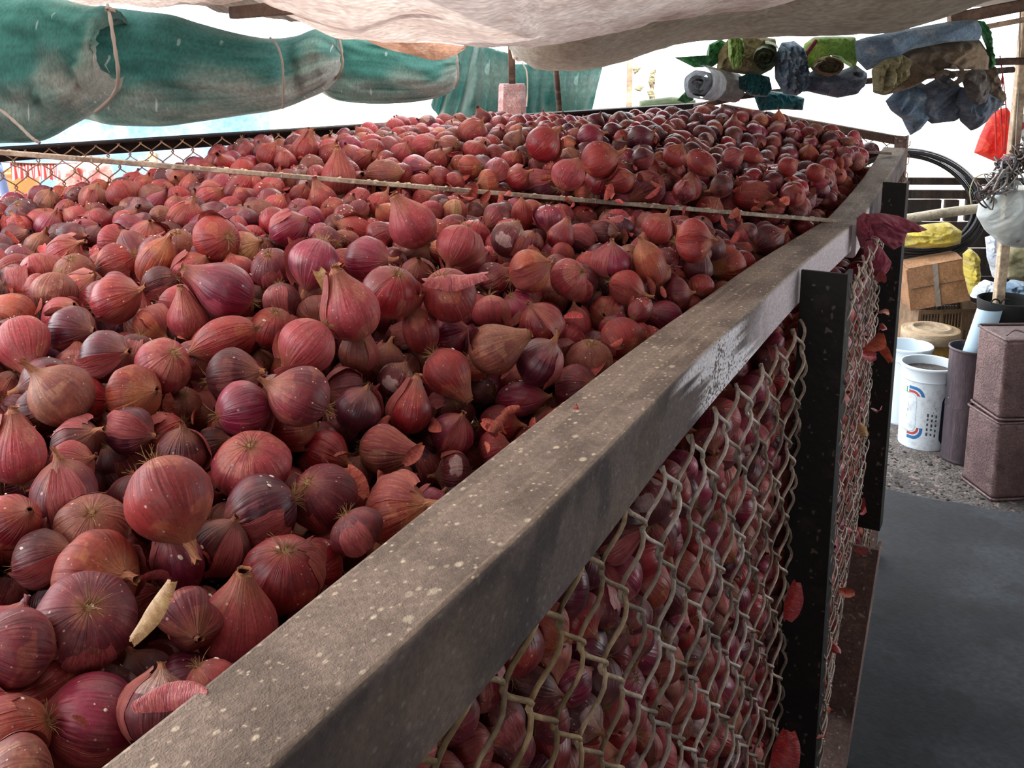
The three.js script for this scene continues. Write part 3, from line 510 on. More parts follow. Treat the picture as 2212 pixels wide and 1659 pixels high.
const anchors = [...NOTABLE.map((o) => o.p), ...CREST, V(-0.56, 1.535, -3.0), V(-0.6, 1.54, -3.4), V(-0.54, 1.51, -2.75), V(-0.9, 1.56, -3.6), V(-0.52, 1.47, -2.3), V(-0.52, 1.46, -2.6), V(-2.2, 1.5, -0.9), V(-1.8, 1.5, -0.4), V(-1.2, 1.48, -0.1), V(-0.8, 1.42, 0), V(-0.55, 1.4, -0.1), V(-2.1, 1.46, -1.35), V(-1.42, 1.6, -2.95), V(-1.3, 1.6, -3.3)];
function surface(x, z) { let a = 0, w = 0; for (const p of anchors) { const d = (p.x - x) ** 2 + (p.z - z) ** 2, k = Math.exp(-d / 0.034) + 1e-7 / (d + 0.01); a += k * p.y; w += k; } return a / w; }
const innerRight = (z) => (z > -2.46 ? lerp(-0.462, -0.502, smooth(0.1, -1.3, z)) : lerp(-0.49, -0.525, (-2.46 - z) / 1.1)), innerLeft = (z) => -2.017 + (z + 1.413) * (0.697 / -1.652) + 0.05;
const heap = [...NOTABLE], R0 = rng(77), pick = (s) => s[Math.floor(R0() * s.length)];
const SKINS = 'RRRRMMMPPDDDUUUCCCCCOKKTTW', FORMS = 'sssssssfffppeeb';
const randomDir = () => { const y = R0() * 2 - 1, a = R0() * 6.2832, s = Math.sqrt(1 - y * y); return V(Math.cos(a) * s, y, Math.sin(a) * s); };
const toScreen = (p) => { const q = p.clone().project(camera); return [(q.x + 1) * 1106, (1 - q.y) * 829.5, p.clone().sub(EYE).dot(AWAY)]; };
NOTABLE.forEach((o) => { o.s = toScreen(o.p); });
const BAR_A = V(...[-1.618, 1.715, -1.115]), BAR_B = V(...[-0.447, 1.479, -2.485]), barSpots = Array.from({ length: 160 }, (_, i) => { const q = BAR_A.clone().lerp(BAR_B, i / 159); return [q, toScreen(q)]; });
function offer(p, r) {
  const s = toScreen(p);
  for (const [q, t] of barSpots) if (p.distanceTo(q) < r + 0.012 || (s[2] < t[2] && s[2] > 0.2 && Math.hypot(s[0] - t[0], s[1] - t[1]) < r * FOCAL / s[2] + 6)) return;
  for (const h of NOTABLE) {
    if (p.distanceTo(h.p) < (r + h.r) * 0.82) return;
    if (s[2] < h.s[2] + 0.005 && s[2] > 0.2) { const px = Math.hypot(s[0] - h.s[0], s[1] - h.s[1]); if (px < h.r * FOCAL / h.s[2] * 0.86 + r * FOCAL / s[2] * 0.3) return; }
  }
  heap.push({ p, r, n: randomDir(), skin: pick(SKINS), form: pick(FORMS), s });
}
for (let layer = 0; layer < 6; layer++) for (let z = 0.12, row = 0; z > -3.58; z -= 0.047, row++) for (let x = innerLeft(z) + 0.02 + (row % 2) * 0.027; x < innerRight(z) - 0.028; x += 0.054) {
  const X = x + (R0() - 0.5) * 0.02 + layer * 0.02, Z = z + (R0() - 0.5) * 0.02 + (layer % 2) * 0.024, r = 0.0215 + R0() * 0.0095;
  if (X > innerRight(Z) - r) continue;
  offer(V(X, surface(X, Z) - 0.006 - layer * 0.043 + (R0() - 0.5) * (layer ? 0.01 : 0.022), Z), r);
}
const sideX = (z) => (z > -1.93 ? -0.402 - 0.006 * smooth(0.4, 1.9, 0.12 - z) : z > -2.72 ? lerp(-0.334, -0.393, (-1.945 - z) / 0.78) : lerp(-0.396, -0.46, (-2.72 - z) / 0.88));
for (let layer = 0; layer < 3; layer++) for (let y = 0.25, row = 0; y < 1.4; y += 0.058, row++) for (let z = 0.1 - (row % 2) * 0.031; z > -3.5; z -= 0.062) {
  const r = 0.024 + R0() * 0.0125, Z = z + (R0() - 0.5) * 0.02, Y = y + (R0() - 0.5) * 0.02; 
  const X = (Z < -1.86 && Z > -2.0 ? -0.425 : sideX(Z)) - r - 0.004 - layer * 0.058 - R0() * 0.016; if (X + r > innerRight(Z) && Y > 1.335 - r) continue; if (layer && Y > surface(X, Z) - 0.16) continue;
  offer(V(X, Y, Z), r);
}
for (let y = 0.5; y < 1.5; y += 0.05) for (let z = 0.0; z > -3.5; z -= 0.05) { const X = innerLeft(z) + 0.03 + R0() * 0.015, r = 0.024 + R0() * 0.006; if (y < surface(X, z) - 0.2) offer(V(X, y + (R0() - 0.5) * 0.02, z), r); }
{ // let them settle against each other
  const N = heap.length, cell = 0.07, key = (x, y, z) => ((Math.floor(x / cell) + 200) * 400 + Math.floor(y / cell) + 100) * 400 + Math.floor(z / cell) + 200;
  for (let it = 0; it < 14; it++) {
    const grid = new Map(); heap.forEach((o, i) => { const k = key(o.p.x, o.p.y, o.p.z); (grid.get(k) ?? grid.set(k, []).get(k)).push(i); });
    for (let i = 0; i < N; i++) { const a = heap[i];
      for (let dx = -1; dx <= 1; dx++) for (let dy = -1; dy <= 1; dy++) for (let dz = -1; dz <= 1; dz++) for (const j of grid.get(key(a.p.x + dx * cell, a.p.y + dy * cell, a.p.z + dz * cell)) ?? []) {
        if (j <= i) continue; const b = heap[j], d = b.p.clone().sub(a.p), L = d.length() || 1e-4, gap = (a.r + b.r) * 0.93 - L; if (gap <= 0 || (a.fixed && b.fixed)) continue;
        d.multiplyScalar(gap / L * 0.5); if (a.fixed) b.p.addScaledVector(d, 1.4); else if (b.fixed) a.p.addScaledVector(d, -1.4); else { b.p.add(d); a.p.sub(d); }
      } }
    for (const o of heap) if (!o.fixed) { const z = o.p.z, top = surface(o.p.x, z) + 0.006; if (o.p.y > top) o.p.y = top; if (o.p.y + o.r > 1.34) o.p.x = Math.min(o.p.x, innerRight(z) - o.r); o.p.x = Math.min(o.p.x, sideX(z) - o.r); o.p.x = Math.max(o.p.x, innerLeft(z) + o.r * 0.6); }
  }
}
// which of them show, and how large
{ const W = 737, H = 553, zb = new Float32Array(W * H).fill(1e9), id = new Int32Array(W * H).fill(-1);
  const splat = (p, r, k) => { const s = toScreen(p); if (s[2] < 0.15) return; const R = r * FOCAL / s[2] / 3, X = s[0] / 3, Y = s[1] / 3; for (let y = Math.max(0, Math.ceil(Y - R)); y <= Math.min(H - 1, Y + R); y++) for (let x = Math.max(0, Math.ceil(X - R)); x <= Math.min(W - 1, X + R); x++) { const q = ((x - X) ** 2 + (y - Y) ** 2) / (R * R); if (q > 1) continue; const d = s[2] - r * Math.sqrt(1 - q); if (d < zb[y * W + x]) { zb[y * W + x] = d; id[y * W + x] = k; } } };
  heap.forEach((o, i) => splat(o.p, o.r, i)); for (let z = 0.15; z > -3.6; z -= 0.008) splat(V(innerRight(z) + 0.046, z > -2.46 ? 1.435 : 1.435 + (-2.46 - z) * 0.06, z), 0.05, -2);
  for (let y = 0.2; y < 1.47; y += 0.01) for (const x of [-0.4, -0.37, -0.34]) splat(V(x, y, -1.93), 0.018, -2);
  heap.forEach((o) => { o.seen = 0; }); id.forEach((k) => { if (k >= 0) heap[k].seen++; }); }
const shown = heap.filter((o) => o.seen > 0).sort((a, b) => b.seen - a.seen), single = shown.slice(0, 300), mass = heap.filter((o) => !single.includes(o));

function describe(o) {
  const side = o.p.x > innerRight(o.p.z) - 0.005, size = o.r > 0.0345 ? 'large ' : o.r < 0.0245 ? 'small ' : '', form = { s: 'round', f: 'flattened', p: 'pear-shaped', e: 'elongated', b: 'two-lobed' }[o.form];
  const rx = o.n.dot(RIGHT), ry = o.n.y, rz = o.n.dot(NEAR), dir = rz < -0.35 ? 'roots showing' : ry > 0.6 ? 'neck up' : ry < -0.6 ? 'neck down' : rx > 0.45 ? 'neck right' : rx < -0.45 ? 'neck left' : 'neck forward';
  const bar = -1.38 + (o.p.x + 2.03) / 1.58 * -1.08, wide = (innerRight(o.p.z) - o.p.x) / (innerRight(o.p.z) - innerLeft(o.p.z));
  const where = side ? (o.p.y > 1.15 ? 'high behind the near mesh' : 'low behind the near mesh') : (o.p.z < bar ? 'beyond the bar' : o.p.z < bar + 0.35 ? 'just before the bar' : o.p.z > -0.75 ? 'front of heap' : 'mid heap') + (wide < 0.12 ? ' beside the rail' : wide > 0.82 ? ' by left mesh' : '');
  return size + WORDS[o.skin] + ' ' + form + ' onion, ' + dir + ', ' + where;
}
{ const by = new Map(); single.forEach((o) => { const d = describe(o); (by.get(d) ?? by.set(d, []).get(d)).push(o); });
  const ORD = ['nearest', 'second', 'third', 'fourth', 'fifth', 'sixth', 'seventh', 'eighth'];
  for (const [d, list] of by) { list.sort((a, b) => a.s[2] - b.s[2]); list.forEach((o, i) => { o.label = list.length === 1 ? d : i === 0 ? 'nearest ' + d : i === list.length - 1 ? 'farthest ' + d : ORD[i] + '-nearest ' + d; }); } }
const UP = V(0, 1, 0), RS = rng(91);
const turned = (o) => new THREE.Quaternion().setFromUnitVectors(UP, o.n).multiply(new THREE.Quaternion().setFromAxisAngle(UP, RS() * 6.28));
for (const o of single) {
  const f = forms[o.form], g = f[Math.floor(RS() * f.length)].group.clone();
  g.name = numbered('onion'); g.position.copy(o.p); g.quaternion.copy(turned(o)); g.scale.setScalar(o.r);
  g.children[0].material = skinMats[o.skin]; for (const c of g.children) if (c.name === 'loose_skin' && 'PMDU'.includes(o.skin)) c.material = scrapMats[1][1];
  tag(g, o.label, 'onion', 'red onions heaped in the crib'); scene.add(g);
}
{ const rest = new THREE.Group(); rest.name = 'onion_heap'; rest.position.set(-1.1, 1.3, -1.7); scene.add(rest);
  tag(rest, 'the remaining small and half-buried red onions filling the crib', 'onions', 'red onions heaped in the crib', 'stuff');
  const lots = new Map(); for (const o of mass) { const v = Math.floor(RS() * forms[o.form].length), k = o.form + v + o.skin; (lots.get(k) ?? lots.set(k, []).get(k)).push(o); }
  const m = new THREE.Matrix4(), c = new THREE.Color();
  for (const [k, list] of lots) {
    const im = new THREE.InstancedMesh(forms[k[0]][+k[1]].low, skinMats[k[2]], list.length); im.name = 'onion'; im.userData.kind = 'stuff'; im.castShadow = im.receiveShadow = true;
    list.forEach((o, i) => { m.compose(o.p.clone().sub(rest.position), turned(o), V(1, 1, 1).multiplyScalar(o.r)); im.setMatrixAt(i, m); const q = 0.82 + RS() * 0.36; im.setColorAt(i, c.setRGB(q, q * (0.92 + RS() * 0.12), q * (0.92 + RS() * 0.12))); });
    rest.add(im);
  } }
console.log('onions', heap.length, 'shown', shown.length, 'smallest single', single.at(-1).seen);

// ---------------------------------------------------------------- loose skins
function scrap(seed, L, W, curl) {                 // one papery curl, ragged at its ends
  const R = rng(seed), b = (R() - 0.5) * 1.2; return sheet((u, v) => { const x = (u - 0.5) * L * (1 + 0.25 * (free(v * 4, 2, seed) - 0.5)), w = W * (0.35 + 0.65 * Math.sin(Math.PI * clamp(u * 0.9 + 0.06, 0, 1))), a = (v - 0.5) * curl, r = w / curl; return V(x, r * Math.cos(a) - r * 0.8 + 0.3 * L * (u - 0.5) ** 2 + 0.12 * W * (free(u * 5, v * 5, seed + 1) - 0.5), r * Math.sin(a) + b * L * (u - 0.5) ** 2); }, 12, 8);
}
const RK = rng(97);
function skin(p, size, m, label, group, wide = 0.6, turn = null) {
  const g = scrap(600 + Math.floor(RK() * 9000), size, size * wide, 1.4 + RK() * 1.4), e = turn ?? [RK() * 6, RK() * 6, RK() * 6]; g.rotateX(e[0]).rotateY(e[1]).rotateZ(e[2]).translate(...p);
  return solo('onion_skin', label, 'onion skin', g, scrapMats[m][1], group);
}
skin([-0.547, 1.495, -0.469], 0.052, 3, 'straw-coloured curl of dry skin standing up among the front onions', null, 0.35, [1.4, 0.5, 1.15]);
skin([-0.843, 1.482, -0.748], 0.042, 3, 'cream scrap of skin on edge beside a purple onion', null, 0.4, [0.2, 0.4, 1.9]);
skin([-0.487, 1.474, -0.427], 0.05, 1, 'pink sliver of skin near the front, close to the rail', null, 0.5, [0.6, 0.5, 0.2]);
skin([-0.640, 1.458, -0.549], 0.04, 1, 'dull pink flake lying between two large front onions', null, 0.6);
skin([-0.482, 1.468, -1.020], 0.045, 0, 'bright red skin sliver lodged against the inside of the rail', null, 0.5, [0.5, 0.5, 0.6]);
skin([-0.694, 1.591, -1.131], 0.085, 1, 'wide pink sheet of skin behind the biggest red onion', null, 0.6, [0.2, 0.5, 0.1]);
skin([-0.657, 1.513, -1.110], 0.06, 4, 'dark curled skin by the tan-topped onion in mid heap', null, 0.6);
skin([-1.428, 1.550, -1.028], 0.11, 1, 'large crumpled pink skin at the left edge of the heap', null, 0.7, [0.5, 0.4, 0.2]);
skin([-1.328, 1.543, -0.941], 0.07, 4, 'dark red upright skin fragment near the left edge', null, 0.6, [1.2, 0.4, 0.9]);
skin([-0.874, 1.582, -1.078], 0.05, 3, 'tan flake stuck below a magenta onion in mid heap', null, 0.5);
skin([-0.306, 1.027, -1.511], 0.062, 0, 'bright red skin hanging from the near mesh beside the black post', null, 0.6, [1.3, 0.6, 1.5]);
skin([-0.275, 0.870, -1.351], 0.075, 0, 'largest red skin, low on the mesh beside the black post', null, 0.8, [1.3, 0.6, 1.5]);
skin([-0.326, 1.229, -2.335], 0.07, 2, 'orange-red cluster of peel sticking out of the far mesh', null, 0.8, [0.5, 0.9, 0.8]);
skin([-0.308, 1.217, -2.341], 0.06, 2, 'orange curl of peel beside the peel cluster on the far mesh', null, 0.6, [1.0, 0.2, 2.4]);
skin([-0.330, 1.210, -2.305], 0.045, 0, 'small red curl just under the peel cluster on the far mesh', null, 0.6);
for (const [p, s, m, w] of [[[-0.335, 1.366, -2.420], 0.045, 1, 'round pink peel just under the maroon rag'], [[-0.323, 1.287, -2.408], 0.042, 2, 'round tan peel on the far mesh midway to the peel cluster'], [[-0.320, 1.259, -2.380], 0.04, 0, 'red peel just above the peel cluster on the far mesh'], [[-0.310, 1.079, -2.332], 0.05, 0, 'narrow red peel on the far mesh, a hand below the peel cluster'], [[-0.333, 1.040, -2.287], 0.035, 3, 'straw flake on the far mesh below the cluster'], [[-0.344, 0.969, -2.149], 0.045, 1, 'glossy pink peel at the post edge of the far mesh'], [[-0.312, 0.880, -2.238], 0.045, 0, 'red peel hanging beside the black post top of the brown leg'], [[-0.329, 0.862, -2.155], 0.03, 1, 'pale pink peel low on the far mesh'], [[-0.312, 0.773, -2.237], 0.035, 1, 'dull pink peel on the brown lower leg'], [[-0.321, 0.708, -2.158], 0.036, 2, 'orange peel against the brown lower leg'], [[-0.325, 0.617, -2.077], 0.04, 0, 'pointed red peel near the foot of the brown leg'], [[-0.320, 0.497, -1.936], 0.035, 2, 'orange-brown peel at the bottom of the far mesh']]) skin(p, s, m, w, null, 0.7);
{ const r = rng(111), flakes = new THREE.InstancedMesh(scrap(701, 1, 0.55, 1.8), new THREE.MeshStandardMaterial({ map: scrapMats[1][1].map, roughness: 0.8, side: THREE.DoubleSide }), 900), m = new THREE.Matrix4(), c = new THREE.Color();
  flakes.name = 'skin_litter'; flakes.position.set(-1.1, 1.5, -1.6); flakes.castShadow = flakes.receiveShadow = true;
  for (let i = 0; i < 900; i++) { const z = lerp(0, -3.2, r()), x = lerp(innerLeft(z) + 0.1, innerRight(z) - 0.03, r()), s = 0.014 + r() * 0.026; m.compose(V(x, surface(x, z) + 0.014 - r() * 0.03, z).sub(flakes.position), new THREE.Quaternion().setFromEuler(new THREE.Euler(r() * 6, r() * 6, r() * 6)), V(s, s, s)); flakes.setMatrixAt(i, m); const q = 0.6 + r() * 0.6; flakes.setColorAt(i, c.setRGB(q, q * (0.8 + r() * 0.5), q * 0.75)); }
  scene.add(flakes); tag(flakes, 'small dry flakes of onion skin scattered over the whole heap', 'onion skin', null, 'stuff'); }
{ // pale crumbs of chaff lying on the onions
  const r = rng(131), spots = []; for (const o of shown) { if (o.p.x > innerRight(o.p.z)) continue; const n = Math.floor(r() * r() * 16); for (let i = 0; i < n; i++) { const a = r() * 6.28, e = 0.45 + r() * 1.05; spots.push([o, V(Math.cos(a) * Math.cos(e), Math.sin(e), Math.sin(a) * Math.cos(e))]); } }
  const im = new THREE.InstancedMesh(new THREE.IcosahedronGeometry(1, 0), new THREE.MeshStandardMaterial({ color: 0xe2d2c2, roughness: 1 }), spots.length), m = new THREE.Matrix4(), q = new THREE.Quaternion(); im.name = 'chaff'; im.position.set(-1.1, 1.5, -1.6); im.receiveShadow = true;
  spots.forEach(([o, d], i) => { const s = 0.0006 + r() * r() * 0.0016, ax = Math.abs(d.dot(o.n)), R = o.r * ({ s: lerp(0.97, 0.86, ax), f: lerp(1, 0.7, ax), p: lerp(0.97, 0.9, ax), e: lerp(0.85, 1.05, ax), b: lerp(0.95, 0.76, ax) }[o.form]); m.compose(o.p.clone().addScaledVector(d, R).sub(im.position), q.setFromUnitVectors(UP, d), V(s * (1 + r()), s * 0.7, s)); im.setMatrixAt(i, m); });
  scene.add(im); tag(im, 'pale crumbs of dry chaff sprinkled over the onions', 'chaff', null, 'stuff'); }

// ---------------------------------------------------------------- cloths overhead
const creamTex = mottled([224, 218, 214], [210, 200, 194], [186, 170, 160], 801, { nx: 5, ny: 9 }), greyTex = mottled([172, 168, 160], [158, 154, 146], [136, 130, 122], 802, { nx: 5, ny: 9 });
const creamCloth = cloth(rep(creamTex, 0.8, 0.8), { transmission: 0.34, color: 0xfffaf6 }), greyCloth = cloth(rep(greyTex, 0.8, 0.8), { transmission: 0.14, color: 0xd8d4c8 });
const darkCloth = cloth(rep(mottled([96, 84, 72], [70, 62, 54], [120, 108, 96], 803), 0.8, 0.8)), tanCloth = cloth(rep(mottled([178, 140, 118], [150, 112, 92], [196, 168, 150], 804), 2, 2), { transmission: 0.25 });
function ceiling(name, label, sil, len, rise, mat, { back = 0.35, seed = 1, sag = 0.012, lift = 0.9 } = {}) {   // a sagging sheet: its lowest line, rising towards the viewer and away
  const low = along(vs(sil)), g = sheet((t, s) => { const p = low(t), q = lerp(-back, len, s), h = q > 0 ? rise[0] * q + rise[1] * q * q : lift * Math.pow(-q, 1.15), k = sag * (free(t * 14, q * 2.2, seed) - 0.5) * 2 + sag * 0.6 * (free(t * 46, q * 3, seed + 3) - 0.5) * Math.exp(-q * q * 2); return V(p.x + NEAR.x * q, p.y + h + k * smooth(0, 0.25, Math.abs(q) + 0.12), p.z + NEAR.z * q); }, 90, 60, (a, b) => [a * 2.4, b * (len + back)]);
  return solo(name, label, 'tarpaulin', g, mat);
}
ceiling('roof_tarpaulin', 'big cream sheet sagging low overhead, from the dark beam to the upper right', [[-1.969, 1.989, -2.264], [-1.850, 1.961, -2.206], [-1.707, 1.930, -2.125], [-1.615, 1.912, -2.090], [-1.452, 1.893, -2.057], [-1.339, 1.894, -2.060], [-1.227, 1.887, -2.061], [-1.112, 1.885, -2.064], [-1.065, 1.886, -2.090], [-0.974, 1.897, -2.083], [-0.894, 1.911, -2.072], [-0.801, 1.927, -2.067], [-0.726, 1.939, -2.053], [-0.656, 1.948, -2.034], [-0.573, 1.961, -2.024], [-0.492, 1.972, -2.013], [-0.415, 1.988, -1.999], [-0.239, 2.025, -1.987], [0.040, 2.082, -2.035]], 3.4, [0.06, 0.045], creamCloth, { seed: 11, sag: 0.016, back: 0.95 });
ceiling('roof_tarpaulin', 'grey sheet hanging lower behind the cream one, tied to the concrete post', [[-1.613, 1.879, -2.976], [-1.521, 1.837, -2.899], [-1.443, 1.816, -2.855], [-1.356, 1.810, -2.843], [-1.271, 1.820, -2.890], [-1.169, 1.840, -2.893], [-1.069, 1.869, -2.895], [-1.010, 1.888, -2.931], [-0.892, 1.900, -2.940], [-0.790, 1.905, -2.938], [-0.680, 1.909, -2.998], [-0.543, 1.914, -3.015], [-0.440, 1.927, -3.015], [-0.320, 1.955, -2.971], [-0.247, 1.980, -2.958], [-0.198, 1.998, -2.930], [-0.089, 2.045, -2.884], [0.156, 2.124, -2.918]], 1.3, [0.13, 0.12], greyCloth, { seed: 21, back: 1.1, lift: 0.7 });
ceiling('roof_tarpaulin', 'narrow cream strip of sheet at the very top left, above the green net', [[-2.193, 2.024, -1.340], [-1.996, 2.004, -1.500], [-1.970, 1.990, -1.569], [-1.936, 1.982, -1.643], [-1.861, 1.976, -1.740], [-1.799, 1.980, -1.832], [-1.705, 1.998, -1.887], [-1.620, 2.013, -1.936]], 3.0, [0.05, 0.05], creamCloth, { seed: 31, back: 0.3 });
ceiling('roof_tarpaulin', 'dark brown sheet showing in the gap left of the overhead beam', [[-2.502, 2.026, -2.508], [-2.446, 1.997, -2.531], [-2.379, 1.985, -2.564], [-2.264, 1.972, -2.565], [-2.139, 1.963, -2.573], [-2.077, 1.986, -2.611]], 1.0, [0.1, 0.05], darkCloth, { seed: 41, back: 0.5 });
{ const top = along(vs([[-1.513, 1.920, -2.019], [-1.434, 1.900, -2.033], [-1.374, 1.898, -2.053], [-1.321, 1.898, -2.071], [-1.230, 1.889, -2.071]])), low = along(vs([[-1.508, 1.917, -2.009], [-1.421, 1.885, -2.014], [-1.360, 1.869, -2.031], [-1.309, 1.857, -2.044], [-1.262, 1.865, -2.048], [-1.230, 1.887, -2.071]]));
  solo('torn_flap', 'torn tan flap hanging under the edge of the cream roof sheet', 'cloth flap', sheet((u, v) => top(u).lerp(low(u), v).addScaledVector(NEAR, 0.02 * Math.sin(u * 9) * v + 0.012 * free(u * 8, v * 4, 51)), 40, 10, (a, b) => [a * 0.3, b * 0.1]), tanCloth); }
{ const g = [puff({ c: [-1.567, 1.858, -2.949], o: [[-0.023, 0.018], [-0.004, 0.023], [0.017, 0.015], [0.011, -0.005], [0.014, -0.020], [-0.001, -0.021], [-0.016, -0.011]] }, 0.03, { fold: 0.01, size: 40, seed: 61 }), polyTube(curve([[-1.538, 1.835, -2.924], [-1.524, 1.813, -2.927], [-1.524, 1.754, -2.937], [-1.535, 1.694, -2.951]], 16), 0.0025)];
  solo('cloth_knot', 'white knotted corner of sheet tied round the top of the iron pole', 'knot', mergeGeometries(g), creamCloth); }
solo('roof_beam', 'dark timber beam crossing under the cream sheet at the top', 'beam', beam([-1.709, 1.965, -1.819], [-0.957, 1.981, -1.532], 0.026, 0.028), timberMat);

// ---------------------------------------------------------------- the green net along the left side
const netTex = dataTexture(1024, 512, (u, v) => {
  const n = fbm(u, v, 4, 6, 811, 4), d = fbm(u, v, 3, 5, 812, 4), w = fbm(u, v, 200, 120, 813, 2), s = fbm(u, v, 46, 14, 814, 2), st = fbm(u, v, 6, 90, 815, 2);
  let c = mix3([52, 116, 110], [38, 96, 92], n); c = mix3(c, [168, 164, 158], smooth(0.36, 0.72, d + 0.2 * (0.3 - Math.abs(v - 0.32))) * 0.8); c = mix3(c, [196, 200, 200], smooth(0.8, 0.86, s) * smooth(0.3, 0.5, d) * 0.8); const k = 0.78 + 0.3 * w + 0.16 * st; return [c[0] * k, c[1] * k, c[2] * k];
});
const net = cloth(netTex, { transmission: 0.12 }), netThin = cloth(rep(netTex, 0.7, 0.7), { transmission: 0.5, color: 0xa8c8c4 });
function rolled(st, seed, deep, pinch = []) {      // a rolled-up net: stations give its top and bottom edge
  const top = along(vs(st.map((s) => s[0]))), low = along(vs(st.map((s) => s[1])));
  return sheet((u, v) => {
    const a = top(u), b = low(u), m = a.clone().lerp(b, 0.5), hv = a.clone().sub(b).multiplyScalar(0.5), th = -v * Math.PI * 2 - 0.4, H = hv.length();
    let k = 1; for (const p of pinch) k -= 0.3 * Math.exp(-(((u - p) / 0.03) ** 2));
    const f = 1 + 0.42 * (free(u * 4, th * 1.9 + 7, seed) - 0.5) + 0.3 * (1 - Math.abs(2 * free(u * 5, th * 4.5 + 3, seed + 2, 2) - 1) * 1.3) - 0.12, c = Math.cos(th), s = Math.sin(th);
    return m.addScaledVector(hv, c).addScaledVector(NEAR, s * deep * k * f * Math.min(1, H / 0.08));
  }, 120, 56, (a, b) => [a * 1.0, b]);
}
const S2 = (a) => { const o = []; for (let i = 0; i < a.length; i += 2) o.push([a[i], a[i + 1]]); return o; };
{ const t = thing('green_net', 'long rolled-up green shade net along the left side, dusty and paint-spattered', 'shade net', V(-2.1, 1.6, -1.7));
  put(t, 'net_roll', rolled(S2([[-2.211, 2.040, -1.276], [-2.175, 1.666, -1.209], [-2.123, 2.006, -1.525], [-2.091, 1.677, -1.465], [-2.085, 2.004, -1.603], [-2.055, 1.677, -1.543], [-2.072, 1.995, -1.666], [-2.047, 1.703, -1.611], [-2.052, 1.986, -1.721], [-2.029, 1.736, -1.675], [-2.044, 1.981, -1.758], [-2.019, 1.775, -1.724], [-2.045, 1.955, -1.775], [-2.030, 1.812, -1.750]]), 821, 0.13, []), net);
  put(t, 'net_roll', rolled(S2([[-2.225, 1.968, -1.786], [-2.201, 1.718, -1.740], [-2.192, 1.987, -1.831], [-2.176, 1.707, -1.775], [-2.144, 1.983, -1.879], [-2.139, 1.692, -1.814], [-2.118, 1.977, -1.926], [-2.100, 1.686, -1.868], [-2.077, 1.969, -1.981], [-2.060, 1.684, -1.924], [-2.042, 1.948, -2.042], [-2.022, 1.691, -1.993], [-1.970, 1.920, -2.120], [-1.950, 1.705, -2.081], [-1.927, 1.909, -2.187], [-1.884, 1.719, -2.166], [-1.892, 1.916, -2.254], [-1.853, 1.742, -2.235], [-1.864, 1.936, -2.320], [-1.831, 1.766, -2.298], [-1.831, 1.915, -2.356], [-1.821, 1.795, -2.334], [-1.825, 1.872, -2.372], [-1.823, 1.835, -2.365]]), 822, 0.12, [0.12, 0.72]), net);
  const t2 = solo('green_net', 'shorter hanging fold of green net between the long roll and the concrete post', 'shade net', rolled(S2([[-1.930, 1.940, -2.425], [-1.925, 1.759, -2.386], [-1.900, 1.927, -2.461], [-1.897, 1.734, -2.418], [-1.870, 1.916, -2.498], [-1.851, 1.722, -2.463], [-1.810, 1.903, -2.573], [-1.792, 1.717, -2.540], [-1.746, 1.881, -2.649], [-1.731, 1.722, -2.620], [-1.713, 1.869, -2.711], [-1.690, 1.736, -2.692], [-1.689, 1.863, -2.768], [-1.678, 1.764, -2.751], [-1.688, 1.843, -2.788], [-1.687, 1.814, -2.781]]), 823, 0.09, []), net);
  const drape = (name, label, topL, lowL, seed, m, amp) => { const a = along(vs(topL)), b = along(vs(lowL)); return solo(name, label, 'shade net', sheet((u, v) => a(u).lerp(b(u), v).addScaledVector(NEAR, amp * (Math.sin(u * 23 + 2 * free(v * 2, u * 3, seed)) * 0.5 + 1.5 * (free(u * 7, v * 1.6, seed) - 0.5)) * (0.4 + 0.6 * v)), 60, 24, (p, q) => [p * 0.6, q * 0.4]), m); };
  drape('green_net', 'green net draped beside the concrete post, its loose corner glowing turquoise', [[-1.874, 1.878, -3.043], [-1.827, 1.888, -3.071], [-1.770, 1.878, -3.099], [-1.693, 1.850, -3.157]], [[-1.917, 1.690, -2.976], [-1.860, 1.613, -2.966], [-1.752, 1.615, -3.002], [-1.649, 1.616, -3.103]], 831, netThin, 0.07);
  drape('green_net', 'green net curtain right of the concrete post, sunlit turquoise at its free edge', [[-1.869, 1.813, -3.494], [-1.772, 1.813, -3.570], [-1.691, 1.812, -3.648], [-1.611, 1.818, -3.751]], [[-1.847, 1.579, -3.452], [-1.756, 1.579, -3.501], [-1.671, 1.577, -3.570], [-1.618, 1.580, -3.634]], 832, netThin, 0.07);
  drape('green_net', 'second layer of green net behind the post, doubling the right-hand curtain', [[-1.942, 1.813, -3.629], [-1.868, 1.813, -3.680], [-1.776, 1.813, -3.753]], [[-1.918, 1.566, -3.585], [-1.840, 1.566, -3.627], [-1.762, 1.564, -3.703]], 833, net, 0.05);
  drape('green_net', 'second layer of green net behind the left of the post, doubling the left-hand curtain', [[-1.948, 1.884, -3.190], [-1.881, 1.887, -3.227], [-1.763, 1.854, -3.295]], [[-1.891, 1.598, -3.155], [-1.809, 1.598, -3.199], [-1.729, 1.598, -3.253]], 834, net, 0.05);
}
function rope(label, pts, r = 0.0045) { return solo('tie_rope', label, 'rope', polyTube(curve(pts, 50), r, 6, (t) => 1 + 0.12 * Math.sin(t * 260)), ropeMat); }
rope('pale cord tied round the long green net, nearest of its ties, under a frayed knot', [[-1.976, 1.984, -1.692], [-1.945, 1.964, -1.669], [-1.901, 1.920, -1.636], [-1.874, 1.875, -1.617], [-1.865, 1.834, -1.612], [-1.881, 1.800, -1.619], [-1.900, 1.773, -1.614], [-1.951, 1.742, -1.614]]);
